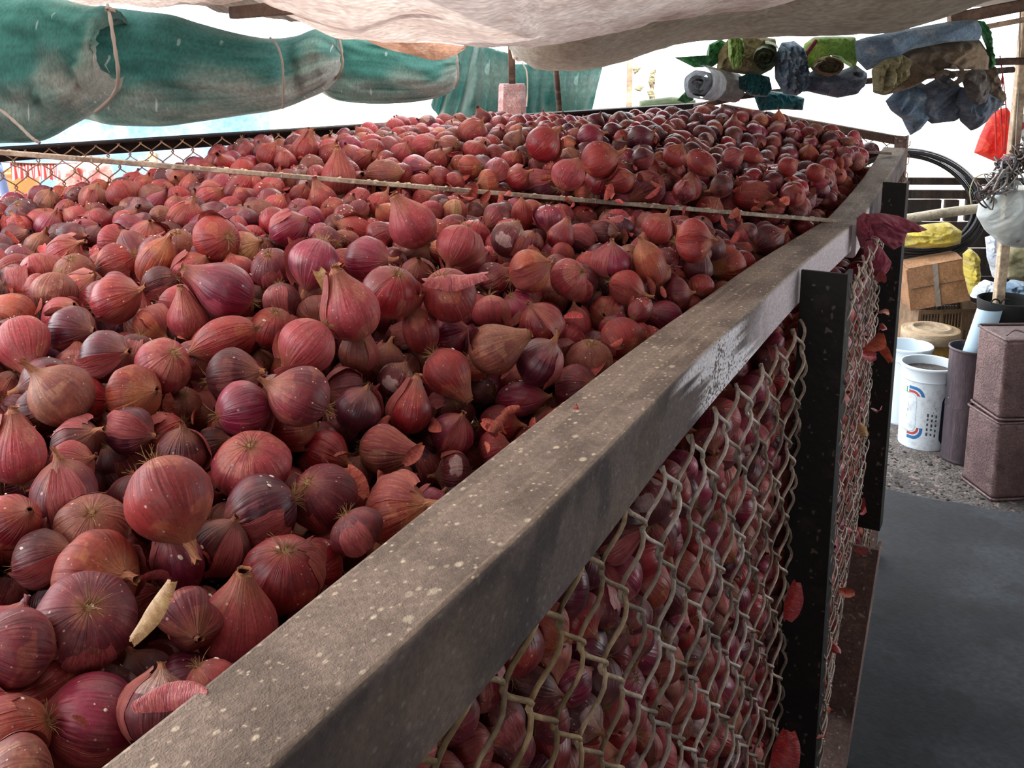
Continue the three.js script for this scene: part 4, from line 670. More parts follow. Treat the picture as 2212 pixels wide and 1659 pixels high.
solo('rope_knot', 'frayed knot at the top of the nearest net tie', 'knot', puff({ c: [-1.952, 1.971, -1.678], o: [[-0.012, 0.006], [-0.001, 0.009], [0.011, 0.004], [0.012, -0.005], [0.001, -0.009], [-0.011, -0.005]] }, 0.02, { fold: 0.006, size: 90, seed: 63 }), ropeMat);
rope('thin tan cord hanging over the middle of the long green net', [[-1.872, 1.910, -2.125], [-1.825, 1.888, -2.098], [-1.798, 1.853, -2.081], [-1.791, 1.812, -2.076], [-1.811, 1.727, -2.091]], 0.0032);
rope('grey cord tied at the far end of the long green net', [[-1.819, 1.925, -2.342], [-1.787, 1.887, -2.315], [-1.772, 1.837, -2.301], [-1.783, 1.812, -2.300], [-1.813, 1.796, -2.315]], 0.004);
rope('slack twine running from the left net down to the black rail', [[-2.043, 1.774, -1.398], [-1.988, 1.758, -1.401], [-1.932, 1.728, -1.401], [-1.895, 1.702, -1.403], [-1.880, 1.692, -1.409]], 0.0035);
rope('short grey tie hanging between the two green nets', [[-1.648, 1.875, -2.701], [-1.630, 1.838, -2.679], [-1.623, 1.790, -2.671], [-1.638, 1.765, -2.680]], 0.0035);

// ---------------------------------------------------------------- concrete post, poles and sticks beyond the crib
{ const c = [-1.631, 1.656, -3.030], t = thing('concrete_post', 'tapered pinkish concrete post carrying a rusty iron pole, behind the crib', 'post', V(c[0], 0, c[2]));
  const prof = (y) => lerp(0.062, 0.0445, (y - 1.2) / 0.56), lv = [0, 1.2, 1.5, 1.755, 1.762], pos = [], idx = [], ring = (y, w) => { const b = 0.36; for (const [x, z] of [[-1, 1 - b * 2], [-1 + b, 1], [1 - b, 1], [1, 1 - b * 2], [1, -1], [-1, -1]]) pos.push(x * w, y, z * w); };
  lv.forEach((y, i) => ring(y, i === 4 ? prof(1.755) * 0.93 : prof(y))); for (let i = 0; i < 4; i++) for (let k = 0; k < 6; k++) { const a = i * 6 + k, b = i * 6 + (k + 1) % 6; idx.push(a, b, a + 6, b, b + 6, a + 6); } for (let k = 1; k < 5; k++) idx.push(24, 24 + k, 25 + k);
  let g = new THREE.BufferGeometry(); g.setAttribute('position', new THREE.Float32BufferAttribute(pos, 3)); g.setIndex(idx); g = g.toNonIndexed(); g.computeVertexNormals();
  put(t, 'shaft', uvMetres(g).applyMatrix4(facing([c[0], 0, c[2]])), new THREE.MeshStandardMaterial({ map: rep(mottled([196, 150, 150], [170, 138, 140], [206, 186, 184], 841), 3, 3), roughness: 0.95, bumpMap: rep(cloudy, 8, 8), bumpScale: 0.003 }));
  put(t, 'iron_pole', beam([c[0], 1.755, c[2]], [c[0] - 0.004, 1.98, c[2]], 0.024, 0.024, TURN, 0.003), timberMat);
}
solo('leaning_stick', 'thin dark stick leaning against the far green curtain', 'stick', polyTube(curve([[-1.643, 1.818, -3.385], [-1.637, 1.734, -3.393], [-1.629, 1.613, -3.403]], 14), 0.011, 7), timberMat);
solo('pale_stub', 'short pale pink post stub with a dark top, left of the concrete post', 'post', beam([-1.810, 1.563, -3.120], [-1.821, 1.679, -3.141], 0.024, 0.024, TURN, 0.003), new THREE.MeshStandardMaterial({ color: 0xd9b0a6, roughness: 0.9 }));
solo('dry_twig', 'dry twig lying across the far left rail', 'twig', polyTube(curve([[-1.616, 1.690, -2.304], [-1.596, 1.685, -2.313], [-1.564, 1.676, -2.352], [-1.536, 1.666, -2.411]], 14), 0.004, 5, (t) => 1.8 - 1.4 * t), timberMat);

// ---------------------------------------------------------------- rolled sacks hung at the back
const sackMat = (a, b, d, seed, extra = {}) => cloth(rep(mottled(a, b, d, seed, { size: 256 }), 3, 3), { transmission: 0.12, ...extra });
const M_ = {
  blue: sackMat([122, 146, 168], [96, 118, 142], [160, 164, 168], 851), slate: sackMat([126, 138, 156], [98, 108, 124], [150, 152, 158], 852), brown: sackMat([140, 122, 102], [108, 92, 78], [164, 150, 130], 853), khaki: sackMat([154, 146, 112], [124, 116, 84], [150, 146, 120], 854),
  green: sackMat([34, 120, 62], [24, 92, 50], [90, 140, 84], 855, { transmission: 0.3 }), olive: sackMat([110, 128, 90], [84, 98, 72], [140, 150, 120], 856, { transmission: 0.25 }), teal: sackMat([12, 104, 110], [8, 78, 86], [60, 120, 124], 857, { transmission: 0.3 }), white: sackMat([206, 214, 222], [176, 184, 196], [140, 140, 140], 858, { transmission: 0.2 }),
  grey: sackMat([120, 114, 110], [92, 88, 86], [140, 134, 128], 859), lime: sackMat([170, 196, 104], [120, 158, 74], [190, 200, 150], 860, { transmission: 0.3 }), yellow: sackMat([196, 176, 70], [160, 140, 60], [190, 180, 140], 861), red: sackMat([226, 74, 52], [200, 50, 40], [240, 150, 90], 862, { transmission: 0.6 }),
  maroon: sackMat([164, 70, 92], [132, 50, 70], [150, 90, 96], 863), pink: sackMat([196, 124, 118], [172, 98, 98], [206, 150, 142], 864), card: new THREE.MeshStandardMaterial({ map: rep(mottled([160, 118, 84], [138, 100, 72], [120, 92, 70], 865, { size: 256 }), 2, 2), roughness: 0.9 }),
};
function spiral(c, axis, R, L, turns, seed, flat = 1, thick = 0.003) {   // a loosely rolled sheet seen from its end
  const ax = V(...axis).normalize(), e1 = V(0, 1, 0).addScaledVector(ax, -ax.y).normalize(), e2 = V(0, 0, 0).crossVectors(ax, e1);
  return sheet((u, v) => { const a = u * turns * Math.PI * 2, r = R * (1 - 0.86 * u) * (1 + 0.16 * (free(Math.cos(a) + 4, Math.sin(a) + 4, seed) - 0.5) * 2) + 0.004 * (free(u * 40, v * 3, seed + 1) - 0.5), w = (v - 0.06 * free(u * 12, 1, seed)) * L; return V(...c).addScaledVector(ax, w).addScaledVector(e1, Math.cos(a) * r * flat).addScaledVector(e2, Math.sin(a) * r); }, 130, 12, (a, b) => [a * 1.2, b * 0.3]);
}
const ax = (rx, uy, dn) => RIGHT.clone().multiplyScalar(rx).add(V(0, uy, 0)).addScaledVector(NEAR, -dn).toArray();
const hung = 'sacks hung on the pole at the back';
solo('hanging_pole', 'thin dark pole on which the rolled sacks hang', 'pole', polyTube(vs([[-1.120, 1.679, -3.403], [-0.984, 1.716, -3.485], [-0.846, 1.735, -3.564], [-0.569, 1.772, -3.721], [-0.166, 1.806, -3.946]]), 0.011, 7), timberMat);
{ const t = thing('rolled_sack', 'white sack rolled up, its open spiral end facing left, above the heap', 'sack', V(...[-1.048, 1.714, -3.276]), hung); put(t, 'spiral_end', spiral([-1.049, 1.766, -3.206], ax(0.6, -0.12, 0.78), 0.06, 0.1, 3.2, 871, 0.98), M_.white); put(t, 'roll', spiral([-1.045, 1.763, -3.231], ax(0.6, -0.12, 0.78), 0.064, 0.24, 1.2, 872, 0.98), M_.grey); }
{ const t = thing('rolled_sack', 'olive and khaki roll with a green lining, above and right of the white roll', 'sack', V(...[-0.908, 1.791, -3.427]), hung); put(t, 'spiral_end', spiral([-0.868, 1.847, -3.334], ax(0.2, 0.1, 0.95), 0.05, 0.12, 2.8, 873, 1.05), M_.olive); put(t, 'lining', spiral([-0.867, 1.849, -3.330], ax(0.2, 0.1, 0.95), 0.034, 0.1, 1.6, 874), M_.green); put(t, 'pale_lobe', puff({ c: [-0.965, 1.867, -3.345], o: [[-0.028, 0.045], [-0.001, 0.057], [0.021, 0.039], [0.026, -0.012], [0.016, -0.053], [-0.008, -0.059], [-0.025, -0.017]] }, 0.05, { fold: 0.02, size: 30, stretch: 0.4, seed: 86 }), M_.lime); put(t, 'wrapper', puff({ c: [-0.944, 1.860, -3.424], o: [[-0.107, -0.051], [-0.103, 0.010], [-0.062, 0.061], [-0.031, 0.067], [0.031, 0.058], [0.086, 0.049], [0.095, -0.005], [0.079, -0.051], [0.037, -0.073], [-0.025, -0.066]] }, 0.06, { fold: 0.02, size: 26, seed: 66 }), M_.khaki); }
solo('green_sack', 'bright green sheet poking out over the white roll', 'sack', puff({ c: [-1.072, 1.855, -3.377], o: [[-0.113, -0.007], [-0.044, -0.022], [0.002, -0.004], [0.003, 0.036], [0.040, 0.054], [0.078, 0.033], [0.058, -0.010], [0.019, -0.038], [-0.043, -0.041]] }, 0.04, { fold: 0.016, size: 30, seed: 67 }), M_.green, hung);
solo('green_sack', 'small green scrap of sheet under the white roll', 'sack', puff({ c: [-1.113, 1.717, -3.300], o: [[-0.034, -0.008], [-0.007, 0.020], [0.024, 0.017], [0.022, -0.008], [-0.005, -0.020]] }, 0.02, { fold: 0.01, size: 40, seed: 68 }), M_.green, hung);
solo('teal_cloth', 'teal cloth bunched under the olive roll', 'cloth', puff({ c: [-0.916, 1.758, -3.415], o: [[-0.057, 0.027], [-0.013, 0.043], [0.045, 0.027], [0.056, -0.012], [0.039, -0.040], [-0.017, -0.034], [-0.052, -0.012]] }, 0.08, { fold: 0.02, size: 34, stretch: 0.4, seed: 69 }), M_.teal, hung);
solo('teal_cloth', 'teal cloth hanging lowest, just over the crest of the heap', 'cloth', puff({ c: [-0.853, 1.702, -3.506], o: [[-0.091, 0.019], [-0.041, 0.035], [0.030, 0.028], [0.083, 0.010], [0.079, -0.031], [0.009, -0.028], [-0.069, -0.034]] }, 0.07, { fold: 0.018, size: 30, seed: 70 }), M_.teal, hung);
{ const t = thing('blue_sack', 'slate-blue sack with deep folds hanging below the striped roll', 'sack', V(...[-0.716, 1.728, -3.469]), hung);
  put(t, 'left_lobe', puff({ c: [-0.798, 1.816, -3.411], o: [[-0.057, 0.037], [-0.038, 0.081], [0.004, 0.087], [0.035, 0.064], [0.048, -0.005], [0.061, -0.059], [0.023, -0.090], [-0.023, -0.083], [-0.053, -0.035]] }, 0.11, { fold: 0.05, size: 22, stretch: 0.35, seed: 73, flat: 0.6 }), M_.blue);
  put(t, 'right_lobe', puff({ c: [-0.674, 1.769, -3.502], o: [[-0.115, 0.014], [-0.071, 0.041], [-0.009, 0.029], [0.065, 0.056], [0.104, 0.029], [0.097, -0.013], [0.072, -0.040], [0.011, -0.052], [-0.054, -0.039], [-0.100, -0.028]] }, 0.12, { fold: 0.045, size: 22, stretch: 2, angle: -0.3, seed: 82, flat: 0.6 }), M_.slate); }
{ const t = thing('rolled_sack', 'green printed sack with a pink edge rolled round khaki, above the slate-blue sack', 'sack', V(...[-0.683, 1.790, -3.432]), hung); put(t, 'spiral_end', spiral([-0.668, 1.824, -3.333], ax(0.15, -0.05, 0.98), 0.058, 0.12, 1.3, 875, 0.52), M_.pink); put(t, 'khaki_core', spiral([-0.669, 1.824, -3.338], ax(0.15, -0.05, 0.98), 0.05, 0.1, 2.4, 876, 0.5), M_.khaki); put(t, 'inner_fold', puff({ c: [-0.681, 1.822, -3.406], o: [[-0.055, -0.000], [-0.038, 0.026], [-0.000, 0.035], [0.039, 0.023], [0.053, -0.003], [0.036, -0.024], [0.001, -0.033], [-0.035, -0.024]] }, 0.04, { fold: 0.012, size: 40, seed: 81 }), M_.khaki); put(t, 'wrapper', puff({ c: [-0.695, 1.867, -3.490], o: [[-0.097, -0.027], [-0.085, 0.027], [-0.056, 0.048], [0.007, 0.051], [0.080, 0.048], [0.096, -0.009], [0.087, -0.057], [0.057, -0.018], [-0.019, -0.009], [-0.070, -0.054]] }, 0.09, { fold: 0.018, size: 24, seed: 74 }), M_.lime); put(t, 'red_band', beam([-0.755, 1.853, -3.396], [-0.726, 1.906, -3.424], 0.012, 0.012), M_.maroon); }
{ const t = thing('sack_bundle', 'largest bundle: blue roll over a brown sack, slate sheets hanging to a point', 'sack', V(...[-0.364, 1.622, -3.449]), hung);
  put(t, 'blue_roll', puff({ c: [-0.422, 1.900, -3.366], o: [[-0.182, 0.002], [-0.149, 0.013], [-0.024, 0.038], [0.101, 0.060], [0.184, 0.066], [0.204, 0.038], [0.201, 0.005], [0.092, -0.003], [-0.019, -0.025], [-0.102, -0.053], [-0.139, -0.087], [-0.172, -0.056]] }, 0.13, { fold: 0.022, size: 16, stretch: 3, angle: 0.2, seed: 75, flat: 0.6 }), M_.blue);
  put(t, 'brown_sack', puff({ c: [-0.384, 1.822, -3.439], o: [[-0.172, -0.007], [-0.126, 0.033], [-0.042, 0.063], [0.057, 0.080], [0.153, 0.083], [0.189, 0.035], [0.188, -0.007], [0.107, -0.007], [0.035, -0.004], [-0.020, -0.035], [-0.075, -0.072], [-0.131, -0.087], [-0.167, -0.078]] }, 0.17, { fold: 0.034, size: 18, stretch: 2, angle: 0.35, seed: 76, flat: 0.7 }), M_.brown);
  put(t, 'pale_lobe', puff({ c: [-0.240, 1.766, -3.399], o: [[-0.047, 0.030], [-0.018, 0.052], [0.015, 0.052], [0.035, -0.003], [0.030, -0.047], [0.006, -0.055], [-0.022, -0.030]] }, 0.07, { fold: 0.014, size: 20, seed: 77 }), M_.grey);
  put(t, 'green_edge', puff({ c: [-0.227, 1.898, -3.494], o: [[-0.038, 0.066], [-0.015, 0.063], [0.004, 0.038], [0.014, -0.011], [0.031, -0.067], [0.018, -0.081], [0.004, -0.025], [-0.017, 0.016]] }, 0.03, { fold: 0.012, size: 40, seed: 78 }), M_.green);
  put(t, 'slate_sheet', puff({ c: [-0.433, 1.694, -3.475], o: [[-0.080, 0.022], [-0.049, 0.054], [0.022, 0.083], [0.082, 0.054], [0.058, -0.010], [0.039, -0.069], [0.008, -0.088], [-0.020, -0.037], [-0.059, -0.010]] }, 0.07, { fold: 0.05, size: 15, stretch: 2.4, angle: 1.0, seed: 79, flat: 0.5 }), M_.blue);
  put(t, 'slate_sheet', puff({ c: [-0.338, 1.713, -3.484], o: [[-0.079, 0.045], [-0.003, 0.088], [0.056, 0.045], [0.082, -0.012], [0.042, -0.059], [-0.030, -0.067], [-0.068, -0.041]] }, 0.08, { fold: 0.05, size: 15, stretch: 2.4, angle: 0.6, seed: 83, flat: 0.5 }), M_.slate);
  put(t, 'slate_sheet', puff({ c: [-0.241, 1.696, -3.486], o: [[-0.059, 0.069], [0.026, 0.052], [0.085, 0.015], [0.048, -0.005], [0.020, -0.039], [-0.011, -0.068], [-0.046, -0.039], [-0.063, 0.014]] }, 0.07, { fold: 0.05, size: 15, stretch: 2.4, angle: 1.3, seed: 84, flat: 0.5 }), M_.slate);
  put(t, 'khaki_lobe', puff({ c: [-0.471, 1.805, -3.295], o: [[-0.059, 0.013], [-0.025, 0.046], [0.023, 0.060], [0.056, 0.041], [0.052, -0.007], [0.016, -0.036], [-0.014, -0.061], [-0.049, -0.056]] }, 0.08, { fold: 0.03, size: 20, stretch: 0.5, seed: 85 }), M_.khaki);
  put(t, 'right_fold', puff({ c: [-0.206, 1.762, -3.543], o: [[-0.037, 0.054], [-0.004, 0.068], [0.022, 0.011], [0.039, -0.052], [0.003, -0.064], [-0.022, -0.018]] }, 0.09, { fold: 0.02, size: 18, seed: 80 }), M_.brown);
  put(t, 'hollow', spiral([-0.303, 1.799, -3.280], ax(0.2, 0.05, 0.95), 0.05, 0.09, 1.5, 877, 0.72), M_.brown); }
// timbers of the open end
solo('roof_beam', 'dark timber beam high at the upper right corner', 'beam', beam([-0.422, 1.983, -4.313], [-0.101, 2.053, -4.502], 0.04, 0.045), timberMat);
solo('roof_beam', 'thin pale batten under the dark corner beam', 'beam', beam([-0.383, 1.945, -4.673], [-0.037, 2.020, -4.877], 0.014, 0.022), paleTimberMat);
solo('roof_beam', 'dark rough pole crossing behind the largest sack bundle at the right edge', 'beam', polyTube(curve([[-0.429, 1.800, -4.731], [-0.276, 1.816, -4.817], [-0.019, 1.823, -4.957]], 16), 0.016, 8), timberMat);
{ const b = [-0.183, 1.579, -5.043]; solo('timber_post', 'pale weathered timber post at the right edge', 'post', beam([b[0], 0.0, b[2]], [b[0], 2.05, b[2]], 0.042, 0.042, TURN, 0.006), paleTimberMat); }
{ const b = [-1.808, 1.601, -4.522]; solo('timber_post', 'pale grey pole beyond the far green curtain', 'post', polyTube(vs([[b[0], 0, b[2]], [b[0], 1.83, b[2]]]), 0.014, 8), paleTimberMat); }
{ const t = thing('garden_plant', 'small plant with a few drooping dry leaves beyond the heap', 'plant', V(...[-1.800, 1.575, -4.752])), leaf = (o, s) => puff(o, 0.012, { fold: 0.006, size: 30, seed: s }), m = new THREE.MeshPhysicalMaterial({ color: 0x8a8468, roughness: 0.8, transmission: 0.3, side: THREE.DoubleSide });
  put(t, 'stem', polyTube(curve([[-1.646, 0.096, -4.491], [-1.776, 1.432, -4.731], [-1.795, 1.611, -4.762], [-1.794, 1.677, -4.779], [-1.788, 1.766, -4.802]], 12), 0.006, 5), timberMat); put(t, 'leaf', leaf({ c: [-1.867, 1.765, -4.760], o: [[-0.022, 0.006], [0.005, 0.020], [0.023, 0.011], [0.006, -0.012], [-0.012, -0.025]] }, 1), m); put(t, 'leaf', leaf({ c: [-1.796, 1.713, -4.786], o: [[-0.007, 0.049], [0.011, 0.054], [0.017, -0.004], [0.009, -0.058], [-0.010, -0.036], [-0.020, -0.004]] }, 2), m); put(t, 'leaf', leaf({ c: [-1.850, 1.675, -4.748], o: [[-0.026, -0.002], [0.001, 0.016], [0.028, 0.012], [0.010, -0.015], [-0.012, -0.011]] }, 3), m); put(t, 'leaf', leaf({ c: [-1.790, 1.643, -4.773], o: [[-0.028, 0.022], [0.004, 0.035], [0.018, -0.001], [0.015, -0.037], [-0.009, -0.019]] }, 4), m); }
{ const c = [-1.535, 1.621, -3.978], t = thing('plank_stand', 'plank stand just beyond the crest, carrying a green bottle', 'stand', V(c[0], 0, c[2])), M = facing([c[0], 0, c[2]]), h = c[1] - 0.037; put(t, 'plank', uvMetres(new RoundedBoxGeometry(0.5, 0.025, 0.16, 2, 0.004)).translate(0, h - 0.0125, 0).applyMatrix4(M), timberMat); for (const x of [-0.22, 0.22]) put(t, 'leg', uvMetres(new RoundedBoxGeometry(0.04, h - 0.025, 0.12, 2, 0.004)).translate(x, (h - 0.025) / 2, 0).applyMatrix4(M), timberMat); }
solo('green_bottle', 'dusty green bottle lying just beyond the crest', 'bottle', lathe([[0.001, 0], [0.034, 0.003], [0.036, 0.02], [0.036, 0.13], [0.03, 0.16], [0.012, 0.19], [0.012, 0.23], [0.001, 0.23]], [0, 0, 0], 20).rotateZ(-1.45).applyMatrix4(facing([-1.542, 1.627, -3.975])), M_.olive);

// ---------------------------------------------------------------- the corner full of things at the back right
const tinMat = new THREE.MeshStandardMaterial({ map: rep(mottled([112, 88, 86], [92, 70, 70], [70, 52, 50], 881, { nx: 4, ny: 5 }), 2, 2), roughness: 0.6, metalness: 0.35, bumpMap: rep(cloudy, 4, 4), bumpScale: 0.004 });
const AT = (p) => V(p[0], p[1], p[2]);
function tin(at, turn, label, rough) {
  const t = thing('oil_tin', label, 'tin', AT(at)), M = facing(at, turn), s = 0.235, h = 0.352;
  put(t, 'body', uvMetres(new RoundedBoxGeometry(s, h - 0.012, s, 5, 0.018)).translate(0, h / 2, 0).applyMatrix4(M), tinMat);
  for (const y of [0.008, h - 0.004]) { const ring = new THREE.Shape(), w = s / 2 + 0.003, r = 0.02; ring.moveTo(-w + r, -w); ring.lineTo(w - r, -w); ring.quadraticCurveTo(w, -w, w, -w + r); ring.lineTo(w, w - r); ring.quadraticCurveTo(w, w, w - r, w); ring.lineTo(-w + r, w); ring.quadraticCurveTo(-w, w, -w, w - r); ring.lineTo(-w, -w + r); ring.quadraticCurveTo(-w, -w, -w + r, -w); const pts = ring.getPoints(6).map((p) => V(p.x, y, p.y)); pts.push(pts[0].clone(), pts[1].clone()); put(t, 'rim', polyTube(pts, 0.006, 6).applyMatrix4(M), tinMat); }
  if (rough) put(t, 'wire_handle', polyTube(curve([[-0.09, h, 0.06], [-0.05, h + 0.02, 0.05], [0.0, h + 0.012, 0.06], [0.03, h + 0.04, 0.05], [0.08, h + 0.035, 0.05], [0.1, h + 0.002, 0.05]], 30), 0.004, 6).applyMatrix4(M), brownIron);
  return t;
}
{ const lo = [-0.084, 0.010, -4.640]; lo[1] = 0; tin(lo, 0.12, 'lower of the two stacked square rusty oil tins on the floor', false); const hi = [lo[0] + 0.008, 0.358, lo[2] + 0.006]; tin(hi, 0.05, 'upper square oil tin with a bent wire on top, stacked on another', true); }
{ const c = [-0.259, 0.011, -4.917]; c[1] = 0; const t = thing('metal_drum', 'tall narrow dark metal drum left of the stacked tins', 'drum', AT(c));
  put(t, 'shell', lathe([[0.001, 0.006], [0.1, 0.006], [0.103, 0], [0.104, 0.01], [0.1, 0.02], [0.101, 0.25], [0.103, 0.26], [0.101, 0.27], [0.102, 0.525], [0.107, 0.53], [0.107, 0.54], [0.1, 0.54], [0.099, 0.52], [0.098, 0.03], [0.001, 0.03]], c, 48), new THREE.MeshStandardMaterial({ map: rep(mottled([78, 66, 72], [60, 52, 58], [104, 88, 92], 882), 3, 2), roughness: 0.5, metalness: 0.4, side: THREE.DoubleSide }));
  solo('plastic_sheet_roll', 'pale blue curled plastic sheet standing in the metal drum', 'plastic sheet', sheet((u, v) => { const a = lerp(-0.2, 3.4, u), r = 0.055; return V(Math.cos(a) * r - 0.055 + v * 0.1, 0.3 + v * 0.42, Math.sin(a) * r * 0.9); }, 24, 8).applyMatrix4(facing([c[0] + 0.01, 0, c[2]])), new THREE.MeshStandardMaterial({ color: 0xa9c4d6, roughness: 0.45, side: THREE.DoubleSide }));
  const w = [c[0] + RIGHT.x * 0.135, 0.545, c[2] + RIGHT.z * 0.135 - 0.08], k = thing('iron_wok', 'black iron bowl resting on the drum beside the blue sheet', 'bowl', AT(w));
  const prof = []; for (let i = 0; i <= 14; i++) { const a = i / 14 * Math.PI / 2; prof.push([Math.max(0.001, 0.135 * Math.sin(a)), 0.2 * (1 - Math.cos(a))]); } for (let i = 14; i >= 0; i--) { const a = i / 14 * Math.PI / 2; prof.push([Math.max(0.001, 0.13 * Math.sin(a)), 0.006 + 0.196 * (1 - Math.cos(a))]); }
  put(k, 'bowl', lathe(prof, w, 40), new THREE.MeshStandardMaterial({ color: 0x0c0c0d, roughness: 0.7, metalness: 0.3 })); for (const x of [-0.1, -0.055]) put(k, 'handle', new THREE.TorusGeometry(0.02, 0.004, 6, 14, Math.PI).translate(x, 0.2, 0.08).applyMatrix4(facing(w)), blackIron); }
function bucket(name, label, at, r0, r1, h, mat, inside) {
  const t = thing(name, label, 'bucket', AT(at));
  put(t, 'body', lathe([[0.001, 0.004], [r0 - 0.004, 0.004], [r0, 0], [r0, 0.01], [lerp(r0, r1, 0.82), h * 0.82], [r1 + 0.004, h * 0.825], [r1 + 0.004, h * 0.84], [r1, h * 0.845], [r1 + 0.001, h * 0.955], [r1 + 0.008, h * 0.96], [r1 + 0.009, h * 0.99], [r1 + 0.004, h], [r1 - 0.003, h * 0.99], [r0 - 0.003, 0.012], [0.001, 0.012]], at, 56), mat);
  return t;
}
{ // the white paint bucket: its print is flat printing on the wall of the bucket
  const W = 1024, H = 512, cv = document.createElement('canvas'); cv.width = W; cv.height = H; const x = cv.getContext('2d');
  x.fillStyle = '#dbe6ee'; x.fillRect(0, 0, W, H); const R5 = rng(17); for (let i = 0; i < 900; i++) { x.fillStyle = `rgba(${120 + R5() * 60},${110 + R5() * 50},${100 + R5() * 50},${0.05 + R5() * 0.1})`; x.beginPath(); x.ellipse(R5() * W, R5() * H, 2 + R5() * 14, 2 + R5() * 20, 0, 0, 7); x.fill(); }
  const X = 540, frame = (x0, y0, w, h, r, lw, c) => { x.strokeStyle = c; x.lineWidth = lw; x.beginPath(); x.roundRect(x0, y0, w, h, r); x.stroke(); };
  const oneFrame = (x0) => { x.save(); x.beginPath(); x.rect(x0 + 40, 90, 80, 60); x.rect(x0 + 84, 100, 60, 60); x.rect(x0 + 40, 330, 110, 90); x.clip(); frame(x0 - 60, 120, 180, 268, 46, 17, '#2f6fa8'); frame(x0 - 60, 140, 162, 228, 38, 13, '#b2443f'); x.restore(); frame(x0 - 60, 150, 148, 208, 34, 3, '#8ba5bb'); };
  x.translate(X, 256); x.scale(1.2, 1.42); x.translate(-X, -268); oneFrame(X - 40); x.fillStyle = '#2c8a5a'; x.font = 'bold 44px serif'; x.fillText('L', X - 22, 152); x.fillStyle = '#5b6c7c'; x.font = '20px sans-serif'; for (const [i, s] of ['I', 'V', 'I'].entries()) x.fillText(s, X - 4 - 4 * i, 220 + i * 32);
  x.fillStyle = '#39434c'; for (let c = 0; c < 3; c++) for (let i = 0; i < 5; i++) x.fillRect(X + 106 + c * 22, 246 + i * 26 + c * 3, 9, 18 - (i * 7 + c * 5) % 9); x.fillStyle = '#7b8790'; for (let i = 0; i < 10; i++) x.fillRect(X + 136 + (i % 3) * 8, 200 + i * 12, 3, 8);
  x.fillStyle = '#3c2c30'; x.beginPath(); x.roundRect(X + 186, 148, 130, 266, 44); x.fill(); x.strokeStyle = '#1d2c46'; x.lineWidth = 12; x.stroke(); x.strokeStyle = '#6a5254'; x.lineWidth = 4; x.beginPath(); x.roundRect(X + 206, 172, 92, 218, 30); x.stroke(); oneFrame(X - 480);
  const tex = new THREE.CanvasTexture(cv); tex.colorSpace = THREE.SRGBColorSpace; tex.wrapS = THREE.RepeatWrapping;
  const plasticW = new THREE.MeshStandardMaterial({ color: 0xd6e2ea, roughness: 0.45 }), at = [-0.451, -0.006, -5.030]; at[1] = 0;
  const t = bucket('paint_bucket', 'white paint bucket with blue and red printed frame, in front of the yellow one', at, 0.112, 0.122, 0.405, plasticW);
  const pr = new THREE.CylinderGeometry(0.1216, 0.1128, 0.33, 56, 1, true).translate(0, 0.167, 0); pr.rotateY(-4.42 + TURN); put(t, 'printed_wall', pr.translate(...at), new THREE.MeshStandardMaterial({ map: tex, roughness: 0.45, side: THREE.DoubleSide }));
  put(t, 'handle', polyTube(curve([[0.126, 0.36, 0], [0.12, 0.33, 0.06], [0.09, 0.35, 0.1], [0.05, 0.34, 0.128]], 20), 0.003, 5).applyMatrix4(facing(at)), blackIron); put(t, 'grip', polyTube(curve([[0.08, 0.344, 0.108], [0.05, 0.335, 0.13], [0.03, 0.34, 0.134]], 8), 0.008, 6).applyMatrix4(facing(at)), blackIron);
  put(t, 'dregs', new THREE.CylinderGeometry(0.118, 0.118, 0.004, 40).translate(at[0], 0.36, at[2]), soilMat);
  const b2 = [-0.583, -0.025, -5.313]; b2[1] = 0; bucket('plastic_bucket', 'plain pale bucket half hidden behind the printed paint bucket', b2, 0.105, 0.115, 0.4, plasticW);
  const yb = [-0.505, -0.031, -5.563]; yb[1] = 0; const y = bucket('lidded_bucket', 'yellow bucket with a dusty grey lid, behind the white one', yb, 0.128, 0.136, 0.43, new THREE.MeshStandardMaterial({ map: rep(mottled([178, 138, 62], [150, 112, 48], [120, 98, 70], 884), 2, 2), roughness: 0.55 }));
  put(y, 'lid', lathe([[0.001, 0.425], [0.08, 0.425], [0.084, 0.44], [0.1, 0.442], [0.106, 0.43], [0.128, 0.43], [0.146, 0.428], [0.148, 0.4], [0.146, 0.37], [0.142, 0.368], [0.142, 0.41], [0.001, 0.415]], yb, 56), new THREE.MeshStandardMaterial({ map: rep(mottled([160, 138, 112], [136, 116, 96], [180, 164, 140], 885), 3, 3), roughness: 0.8 }));
}
